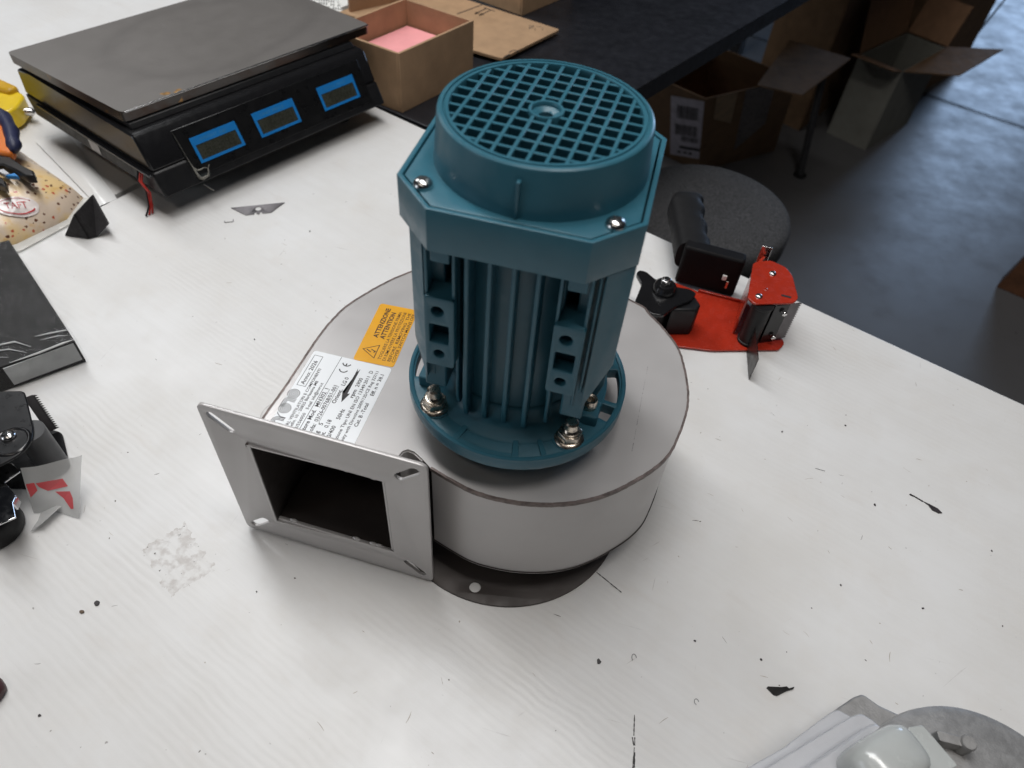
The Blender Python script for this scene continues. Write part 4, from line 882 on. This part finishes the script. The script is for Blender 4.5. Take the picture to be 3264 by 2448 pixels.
def hz(x, y):
    p = Vector((x, y)); d = p-ctr; best = 1
    lo_, hi_ = 0., 1.
    ang = math.atan2(d.y, d.x); bestd = 9
    for q_ in ring_:
        dq_ = q_-ctr; da = abs((math.atan2(dq_.y, dq_.x)-ang+math.pi) % (2*math.pi)-math.pi)
        if da < bestd: bestd = da; best = dq_.length
    t_ = min(.99, d.length/best); return 41*(1-t_**3.0)**.7+2
def onbag(u, v, dz): p = E_+ex_*u+ey_*v; return (p.x+560, p.y-320, hz(p.x, p.y)+dz)
mb = MB(); ov = [onbag(19*math.cos(R(a)), 9.5*math.sin(R(a)), 1.6) for a in range(0, 360, 15)]; mb.add(ov+[onbag(0, 0, 2.0)], [(i, (i+1) % 24, 24) for i in range(24)]); mb.build('white_oval', lbm, bg_, 60)
rp = M('red_bag_print', (.50, .045, .05), .3)
tx = MB(); text_geo(tx, 'TAFT', -9.5, -2.5, 19, 6.2, .01, xf=lambda p: onbag(p[0], p[1], 2.4))
def strip(pts, wd, dz):
    vs = []
    for i, p in enumerate(pts):
        d = (Vector(pts[min(i+1, len(pts)-1)])-Vector(pts[max(0, i-1)])).normalized(); nn_ = Vector((-d.y, d.x))*wd/2
        vs += [onbag(*(Vector(p)+nn_), dz), onbag(*(Vector(p)-nn_), dz)]
    tx.add(vs, [(2*i, 2*i+1, 2*i+3, 2*i+2) for i in range(len(pts)-1)])
strip([(15.5*math.cos(R(a)), 7.4*math.sin(R(a))) for a in range(200, 341, 10)], 1.1, 2.4); strip([(15.5*math.cos(R(a)), 7.4*math.sin(R(a))) for a in range(30, 151, 15)], .5, 2.4)
tx.build('printed_text', rp, bg_, None)

# pliers-like tool on the bag
pl = thing('hand_tool', 'hand tool with orange and navy grip and dark forked jaws lying on the sweet bag', 'tool', (-560, 320, 43))
def HL(p, z_): return (p[0]+560, p[1]-320, z_)
gq = [(-640, 400), (-602, 397), (-583, 380), (-566, 360), (-552, 340), (-550, 331), (-562, 330), (-580, 345), (-610, 360), (-650, 380)]
MB().prism([HL(p, 0)[:2] for p in gq], 2, 15).build('grip', orange, pl, 60, 4, 3)
scal = MB(); pts = [(-640, 412, 11), (-604, 405, 14), (-590, 394, 15), (-578, 381, 14), (-569, 370, 15), (-561, 356, 14), (-553, 345, 15), (-549, 336, 13)]
scal.tube([HL(p[:2], p[2]) for p in pts], [6, 7, 8.4, 6.6, 8.2, 6.4, 7.6, 3.5], 12); scal.build('grip_pad', navy, pl, 80)
MB().prism([HL(p, 0)[:2] for p in [(-640, 350), (-580, 345), (-562, 333), (-551, 330), (-530, 316), (-517, 310), (-512, 302), (-520, 300), (-534, 308), (-552, 316), (-575, 312), (-600, 322)]], 0, 10).build('jaw', dkmetal, pl, None, 1.5)
MB().prism([HL(p, 0)[:2] for p in [(-600, 322), (-575, 314), (-552, 302), (-536, 290), (-530, 280), (-540, 284), (-560, 292), (-600, 300)]], 0, 9).build('jaw', dkmetal, pl, None, 1.5)
MB().prism([HL(p, 0)[:2] for p in [(-556, 309), (-545, 303), (-541, 306), (-551, 313)]], 1, 7).build('white_tip', castlight, pl, None, 1)
MB().prism([HL(p, 0)[:2] for p in [(-545, 303), (-531, 304), (-538, 309), (-541, 306)]], 1, 6).build('blue_tip', blueplast, pl, None, 1)
# yellow handle at the far left
yh = thing('yellow_handle', 'yellow plastic tool handle with metal tip left of the price scale', 'tool', (-660, 490, -5))
MB().prism(rounded([(-70, -30), (6, -40), (26, -18), (20, 18), (-10, 30), (-80, 50)], 10), 4, 28).build('handle', yellowpl, yh, 60, 5, 3)
MB().prism(rounded([(-30, 22), (4, 12), (10, 24), (-22, 40)], 4), 10, 34).build('lever', M('deep_yellow_plastic', (.60, .34, .012), .4), yh, 60, 3)
MB().tube([(20, 0, 14), (30, 2, 14), (33, 2, 12)], [5, 5, 3], 12).build('tip', screwm, yh, 60)
# folded black card
fcd = thing('folded_card', 'small folded piece of black foam card standing on worktop by the sweet bag', 'card', (-460, 285, 0))
def FC(p, z_): return (p[0]+460, p[1]-285, z_)
A_, B_, C_, D_, E1, F1 = FC((-488, 273), 1), FC((-466, 272), 31), FC((-468, 313), 26), FC((-441, 281), 15), FC((-456, 275), 1), FC((-462, 271), 1)
th = lambda p, d=(1.2, 1.6, 0): (p[0]+d[0], p[1]+d[1], p[2])
mb = MB()
for tri in ((A_, B_, F1), (B_, C_, D_, E1, F1)):
    k = len(tri); mb.add(list(tri)+[th(p) for p in tri], [tuple(range(k)), tuple(range(2*k-1, k-1, -1))]+[(i, (i+1) % k, k+(i+1) % k, k+i) for i in range(k)])
mb.build('card_panel', blackcard, fcd, None)
# white plate-like sheet under the scale at the left
wsh = MB(); vs = []
for i in range(13):
    for j in range(9):
        u, v = i/12, j/8; p = Vector((-592, 462)).lerp(Vector((-470, 340)), u) + Vector((-.60, -.55))*38*(v-.4)*(1.2-u*.5)
        vs.append((p.x, p.y, -3+5*math.sin(math.pi*v)*math.sin(math.pi*(u*.8+.1))))
wsh.add(vs, [(i*9+j, (i+1)*9+j, (i+1)*9+j+1, i*9+j+1) for i in range(12) for j in range(8)])
wo = wsh.build('plastic_sheet', M('white_glossy_plastic', (.76, .76, .75), .2, var=.01), None, 80); tag(wo, 'bulging white glossy plastic sheet lying between the sweet bag and the scale', 'sheet')

# second aluminium motor in the lower right corner
gm = thing('electric_motor', 'grey aluminium motor with pale terminal box, lower right corner of worktop', 'motor', (262, -225, 0))
def GM(p): return (p[0]-262, p[1]+225)
cx, cy = GM((264, -226))
MB().lathe([(.1, 83.5), (20, 83.5), (22, 81.5), (60, 80.5), (65, 78.5), (66, 74), (66, 4), (62, 2), (.1, 2)], (cx, cy), 96).build('end_shield', cast, gm, 40)
lp = MB(); ux, uy = GM((247, -180)); vx, vy = GM((262, -186))
lp.prism(rounded([GM(p) for p in [(246, -178.5), (262, -181.5), (264, -187), (246, -184)]], 1), 79.5, 90); lp.build('cast_lug', cast, gm, 40, 1)
MB().lathe([(.1, 91.5), (3.6, 91.5), (4.2, 90.7), (4.2, 79)], GM((261.5, -184)), 24).build('lug_boss', cast, gm, 40)
MB().prism(rounded([GM(p) for p in [(236.5, -141), (243, -138.5), (252, -145), (262, -149), (270, -152), (262, -175), (225, -175), (213, -157), (224, -149)]], 2), 1, 25).build('cast_foot', cast, gm, 40, 1.2)
MB().prism(rounded([GM(p) for p in [(178, -180.5), (205, -162), (211.5, -158.5), (219, -162), (235, -185), (160, -235), (132, -206), (150, -196.5), (176.5, -182)]], 2.2), 2, 50).build('terminal_box', castlight, gm, 40, 1.2)
MB().prism(rounded([GM(p) for p in [(213, -166), (220, -163.4), (228, -168), (240, -190), (170, -240), (140, -208)]], 3), 50.4, 62).build('box_collar', castlight, gm, 40, 1.2)
MB().prism(rounded([GM(p) for p in [(222, -171.6), (216, -174), (140, -221), (170, -260), (252, -200)]], 3), 62.4, 73).build('box_lid', castlight, gm, 40, 1.5)
gd = MB(); c1 = Vector(GM((215, -192.5))); vs = []; nn = 40
prof = [(1.0, 73.2), (1.0, 84), (.97, 90), (.88, 95.5), (.68, 98.5), (.35, 99.6), (.02, 99.8)]
for k in range(nn):
    th_ = 2*math.pi*k/nn; cxx = math.copysign(abs(math.cos(th_))**.55, math.cos(th_)); syy = math.copysign(abs(math.sin(th_))**.55, math.sin(th_))
    for s_, z_ in prof:
        x = 21*cxx*s_; y = 15*syy*s_; a = R(30); vs.append((c1.x+x*math.cos(a)-y*math.sin(a), c1.y+x*math.sin(a)+y*math.cos(a)-4, z_))
m_ = len(prof); gd.add(vs, [(k*m_+j, ((k+1) % nn)*m_+j, ((k+1) % nn)*m_+j+1, k*m_+j+1) for k in range(nn) for j in range(m_-1)]+[tuple(k*m_+m_-1 for k in range(nn))])
gd.build('cable_gland', plastwhite, gm, 60)
MB().prism(rounded([GM(p) for p in [(230, -178.5), (239, -176.5), (252, -196), (230, -206)]], 1.5), 73.2, 90).build('gland_block', plastwhite, gm, 40, 1.5)

# scraps and pen marks on the worktop
scrapm = M('dark_plastic_scrap', (.030, .024, .026), .5, var=.3, vs=300)
def scrap(x, y, pts, label, h_=.8, group=None, m_=None):
    o = thing('scrap', label, 'scrap', (x, y, 0), 0, group); MB().prism(pts, .15, h_).build('flake', m_ or scrapm, o, None, .12, 1); return o
def blob(r, n, ex=1., a=0.):
    out = []
    for k in range(n):
        th_ = 2*math.pi*k/n; rr = r*random.uniform(.65, 1.15); x, y = rr*math.cos(th_)*ex, rr*math.sin(th_); out.append((x*math.cos(a)-y*math.sin(a), x*math.sin(a)+y*math.cos(a)))
    return out
scrap(354, 29, [(-7, 6), (-2.5, 3.8), (4, -.2), (6.6, -4.4), (3.2, -5.0), (-1.2, -2.6), (-3, 2)], 'dark teardrop shaped scrap lying on worktop at the right')
scrap(343, 37, [(-5.5, 3.2), (-4.4, 4.2), (-1.6, 2.6), (4.6, -2), (4.2, -3), (-1, 1), (-3.6, 2.2)], 'thin dark sliver next to the teardrop shaped scrap')
scrap(198, -133, [(-9.5, 1.3), (-8.5, 2.2), (1, 2.6), (4.6, 3.4), (6, 2.2), (10, 3.6), (9, 2), (4, .2), (-3, -3.4), (-5.4, -3)], 'long dark scrap lying just above the grey motor', 1.6, None, dkmetal)
scrap(73, -124, blob(2.4, 8, .7), 'black scrap beside a clear curl, in front of the fan')
for x, y, r, lb in ((-281, -115, 2.0, 'larger black crumb near the lower left of the worktop'), (-288, -122, 1.6, 'smaller brown crumb just left of a larger black crumb')):
    scrap(x, y, blob(r, 7, 1.2), lb, 1.4, None, scrapm if r > 1.8 else M('brown_crumb', (.12, .08, .05), .7))
o = thing('clear_curl', 'small clear plastic curl next to the black scrap in front of the fan', 'scrap', (98, -119, 0)); MB().tube([(1.6*math.cos(t_*.5)-.2, 2.6*math.sin(t_*.5), .5) for t_ in range(9)], .25, 5).build('curl', M('clear_curl_plastic', (.25, .25, .25), .2), o, 60)
o = thing('clear_curl', 'small clear plastic ring on worktop left of the long dark scrap', 'scrap', (139, -145, 0)); MB().tube([(1.5*math.cos(t_*.5), 1.9*math.sin(t_*.5), .5) for t_ in range(10)], .22, 5).build('curl', M('clear_curl_plastic', (.3, .3, .3), .2), o, 60)
G_ = 'tiny dark crumbs scattered over the worktop'
small = [(259, -49, 'below and right of the fan, halfway to the grey motor'), (305, 27, 'left of the teardrop shaped scrap'), (-284, -190, 'at the lower left corner of the worktop'), (-174, -96, 'right of the old glue patch'), (390, -7, 'at the far right edge of the picture'), (142, -103, 'between the clear ring and the fan'), (188, -112, 'straight above the long dark scrap'), (240, 96, 'right of the fan, below the tape gun'), (300, 110, 'near the far worktop edge right of the tape gun'), (-250, 150, 'left of the fan, right of the wrapped box'), (-240, 318, 'right of the utility blade'), (318, -62, 'above the grey motor at the right')]
for x, y, wh in small:
    o = thing('crumb', 'tiny dark crumb on worktop '+wh, 'crumb', (x, y, 0), 0, G_); MB().prism(blob(random.uniform(.55, 1.0), 6, random.uniform(1, 1.9), random.uniform(0, 3)), .12, .7).build('flake', scrapm, o, None)
penm = M('black_marker', (.03, .027, .03), .6)
def penline(pts, wd, label, extra=()):
    o = thing('pen_mark', label, 'mark', (pts[0][0], pts[0][1], 0)); mb = MB()
    for (a, b_) in list(zip(pts[:-1], pts[1:]))+list(extra):
        A = Vector(a)-Vector(pts[0]); B = Vector(b_)-Vector(pts[0]); k = max(2, int((B-A).length/1.5)); nv_ = Vector((-(B-A).y, (B-A).x)).normalized()
        vs = []
        for i in range(k+1):
            p = A.lerp(B, i/k); h_ = wd/2*random.uniform(.5, 1.3); vs += [(*(p+nv_*h_), .12), (*(p-nv_*h_), .12)]
        mb.add(vs, [(2*i, 2*i+1, 2*i+3, 2*i+2) for i in range(k)])
    mb.build('ink_line', penm, o, None); return o
penline([(72, -56.5), (90.5, -71)], .7, 'thin straight black line drawn on worktop at right of the fan foot')
penline([(96.5, -157), (95.5, -170)], .8, 'thick vertical black marker stroke at the bottom edge of the worktop', (((96, -171), (95.8, -176)), ((95.5, -177), (93.8, -192)), ((94.4, -171), (95.2, -176)), ((95.6, -180), (95.0, -189))))
penline([(262, 59), (270, 57)], .5, 'faint short pencil tick on worktop at right of the fan')
db = MB().prism([(-332, -170), (-318, -170), (-310.5, -176), (-311, -183), (-316, -190), (-332, -192)], .3, 9).build('rubber_stopper', darkred, None, None, 2.5); tag(db, 'small dark red rubber stopper at the left edge below the tape dispenser', 'stopper')

rm = random.Random(11)
for nm_, mm_, cnt in (('worn_mark', M('faint_brown_mark', (.42, .37, .33), .6), 110), ('dark_mark', M('dark_brown_mark', (.12, .10, .095), .6), 55)):
    mb = MB()
    for k in range(cnt):
        x, y = rm.uniform(-330, 430), rm.uniform(-250, 420); L_ = rm.choice((1, 1.4, 2, 3, 5, 7)) * (.8 if cnt < 80 else 1.1); a = rm.choice((-.55, -.55, .3, 1.2, 2.2))+rm.uniform(-.4, .4); wd = rm.uniform(.12, .3) if L_ > 1.6 else rm.uniform(.3, .6)
        if y > 385-.625*(x-139)-12 or math.hypot(x, y) < 95 or (x < -330): continue
        d = Vector((math.cos(a), math.sin(a))); nn_ = Vector((-d.y, d.x)); p = Vector((x, y)); n_ = 4; cv = rm.uniform(-.15, .15)
        pts = [p+d*(L_*(i/n_-.5))+nn_*cv*((i/n_-.5)**2)*L_*2 for i in range(n_+1)]
        vs = []
        for i, q_ in enumerate(pts): h_ = wd*(.25+math.sin(math.pi*(i+.3)/(n_+.6))*rm.uniform(.5, 1)); vs += [(*(q_+nn_*h_), .05), (*(q_-nn_*h_), .05)]
        mb.add(vs, [(2*i, 2*i+1, 2*i+3, 2*i+2) for i in range(n_)])
    mb.build(nm_, mm_, tt, None)['kind'] = 'stuff'

# ------------------------------------------------------------------ below and beyond the worktop
st = thing('stool', 'round stool with charcoal fabric seat behind the red tape gun', 'stool', (325, 812, -900), 0)
MB().lathe([(.1, 588), (136, 588), (143, 592), (147, 600), (147, 632), (143, 642), (132, 648), (70, 651), (.1, 651)], n=96).build('seat', stoolm, st, 60)
MB().lathe([(.1, 586), (110, 586), (110, 578), (.1, 578)], n=48).build('seat_plate', legm, st, 40)
MB().lathe([(22, 577), (22, 320), (30, 320), (30, 60), (.1, 60)], n=32, cap0=True).build('column', legm, st, 40)
for k in range(5):
    a = 2*math.pi*k/5+.3; MB().tube([(20*math.cos(a), 20*math.sin(a), 80), (150*math.cos(a), 150*math.sin(a), 60), (260*math.cos(a), 260*math.sin(a), 45)], [18, 14, 10], 10).build('leg', legm, st, 60)
    MB().lathe([(.1, 0), (10, 0), (22, 10), (24, 24), (12, 38), (.1, 40)], (252*math.cos(a), 252*math.sin(a)), 20).build('glide', blackpl, st, 60)
A0 = Vector((478, 1710)); AL = Vector((230, 1901)); AR = Vector((780, 1896)); LEAN = (.2676, .6709)
bxA = carton('cardboard_box', 'large leaning brown box with white barcode label under the black desk', [tuple(A0), tuple(AR), tuple(AR+AL-A0), tuple(AL)], -900, -500, card_shade, 5, lean=LEAN)
def onA(end, s_, t_, d_=.8):                                          # on the leaning face from A0 towards end: s_ sideways, t_ down
    dv = (end-A0).normalized(); nv = Vector((dv.y, -dv.x)); nv = nv if nv.y < 0 else -nv
    p = dv*s_+nv*d_; return (p.x+LEAN[0]*t_, p.y+LEAN[1]*t_, 400-t_)
lq = [onA(AL, 3, 12), onA(AL, 119, 52), onA(AL, 119, 372), onA(AL, 2, 318)]
def lqp(u, v, d): 
    p = Vector(lq[1]).lerp(Vector(lq[0]), u).lerp(Vector(lq[2]).lerp(Vector(lq[3]), u), v); return (p.x-.6*d, p.y-.8*d, p.z)
lb_ = MB().add([lqp(u, v, .6) for u, v in ((0, 0), (1, 0), (1, 1), (0, 1))], [(0, 1, 2, 3)]).build('shipping_label', M('shipping_label_paper', (.66, .62, .70), .5), bxA, None)
bc = MB()
def bq_(u0_, u1_, v0_, v1_): bc.add([lqp(u, v, 1.6) for u, v in ((u0_, v0_), (u1_, v0_), (u1_, v1_), (u0_, v1_))], [(0, 1, 2, 3)])
for u0_, u1_, v0_, v1_ in ((.20, .85, .12, .32), (.16, .88, .42, .60), (.38, .92, .62, .71)):
    u = u0_
    while u < u1_:
        wd = random.choice((.010, .018, .026)); bq_(u, min(u1_, u+wd), v0_, v1_); u += wd+random.choice((.012, .02))
bq_(.32, 1, .80, .85)
for u in (.26, .46, .64): bq_(u, u+.12, .90, .94)
bc.build('barcode', ink, lb_, None)['kind'] = 'stuff'
MB().add([onA(AR, *q_) for q_ in ((40, 2), (118, 2), (112, 150), (38, 105))], [(0, 1, 2, 3)]).build('packing_tape', M('tan_packing_tape', (.50, .36, .22), .35), bxA, None)
MB().add([onA(AR, *q_, 1.0) for q_ in ((150, 2), (266, 2), (266, 200), (150, 317))], [(0, 1, 2, 3)]).build('grey_film', M('grey_stretch_film', (.22, .20, .20), .3), bxA, None)
fl1 = MB(); fl1.add([(x-478, y-1710, z_) for x, y, z_ in ((640, 1812, 402), (774, 1795, 392), (987, 2075, 392), (800, 2150, 402), (640, 1812, 407), (774, 1795, 397), (987, 2075, 397), (800, 2150, 407))], [(0, 1, 2, 3), (7, 6, 5, 4), (0, 4, 5, 1), (1, 5, 6, 2), (2, 6, 7, 3), (3, 7, 4, 0)]); fl1.build('flap', card_shade, bxA, None)
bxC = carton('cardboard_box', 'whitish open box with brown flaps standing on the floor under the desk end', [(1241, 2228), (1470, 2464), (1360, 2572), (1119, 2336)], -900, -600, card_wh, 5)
def flap(par, base, q_, mat_=card_shade): 
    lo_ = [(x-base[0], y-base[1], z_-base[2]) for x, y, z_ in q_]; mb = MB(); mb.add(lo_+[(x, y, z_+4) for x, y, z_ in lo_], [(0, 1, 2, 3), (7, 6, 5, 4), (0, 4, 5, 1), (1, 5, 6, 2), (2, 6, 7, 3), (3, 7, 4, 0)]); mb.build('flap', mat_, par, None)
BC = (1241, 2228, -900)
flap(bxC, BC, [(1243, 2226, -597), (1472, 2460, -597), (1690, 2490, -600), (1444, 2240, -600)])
flap(bxC, BC, [(1117, 2334, -598), (1239, 2226, -598), (1180, 2160, -570), (1060, 2262, -570)], card_dk)
flap(bxC, BC, [(1475, 2466, -596), (1362, 2574, -596), (1400, 2610, -470), (1512, 2500, -470)], card_dk)
flap(bxC, BC, [(1120, 2340, -596), (1358, 2576, -596), (1330, 2600, -420), (1092, 2362, -420)], card_dk)
bxD = carton('cardboard_box', 'closed brown box with a pale label behind the whitish open box', [(1010, 2330), (1300, 2700), (1120, 2850), (830, 2480)], -900, -330, card_shade, 5, open_=False)
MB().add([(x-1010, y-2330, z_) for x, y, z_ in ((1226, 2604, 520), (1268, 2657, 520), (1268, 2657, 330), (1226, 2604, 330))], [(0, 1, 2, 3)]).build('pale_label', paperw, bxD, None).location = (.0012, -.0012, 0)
bxE = carton('cardboard_box', 'tall brown cardboard box at the top right, behind the whitish open box', [(1560, 2700), (1860, 3000), (1620, 3240), (1320, 2940)], -900, -300, card_shade, 5, open_=False)
br = thing('support_bar', 'dark steel bar leaning down from the desk beside the barcode box', 'bar', (952, 2013, -900)); MB().tube([(0, 0, 6), (-40, 60, 390)], 12, 12).build('bar', M('worn_grey_steel', (.065, .065, .068), .45, .3), br, 60); MB().lathe([(.1, 0), (22, 0), (22, 7), (.1, 7)], n=24).build('foot', rubber, br, 40)
rb = thing('board', 'dark brown board standing on the floor at the right edge', 'board', (1459, 1482, -900))
MB().prism(rounded([(0, 0), (330, 0), (330, 150), (260, 205), (70, 205), (20, 150)], [4, 4, 30, 60, 60, 40]), 0, 60, lambda p: (p[0]*.8+p[2]*.6, -p[0]*.55+p[2]*.8, p[1])).build('panel', brownwood, rb, None, 3)
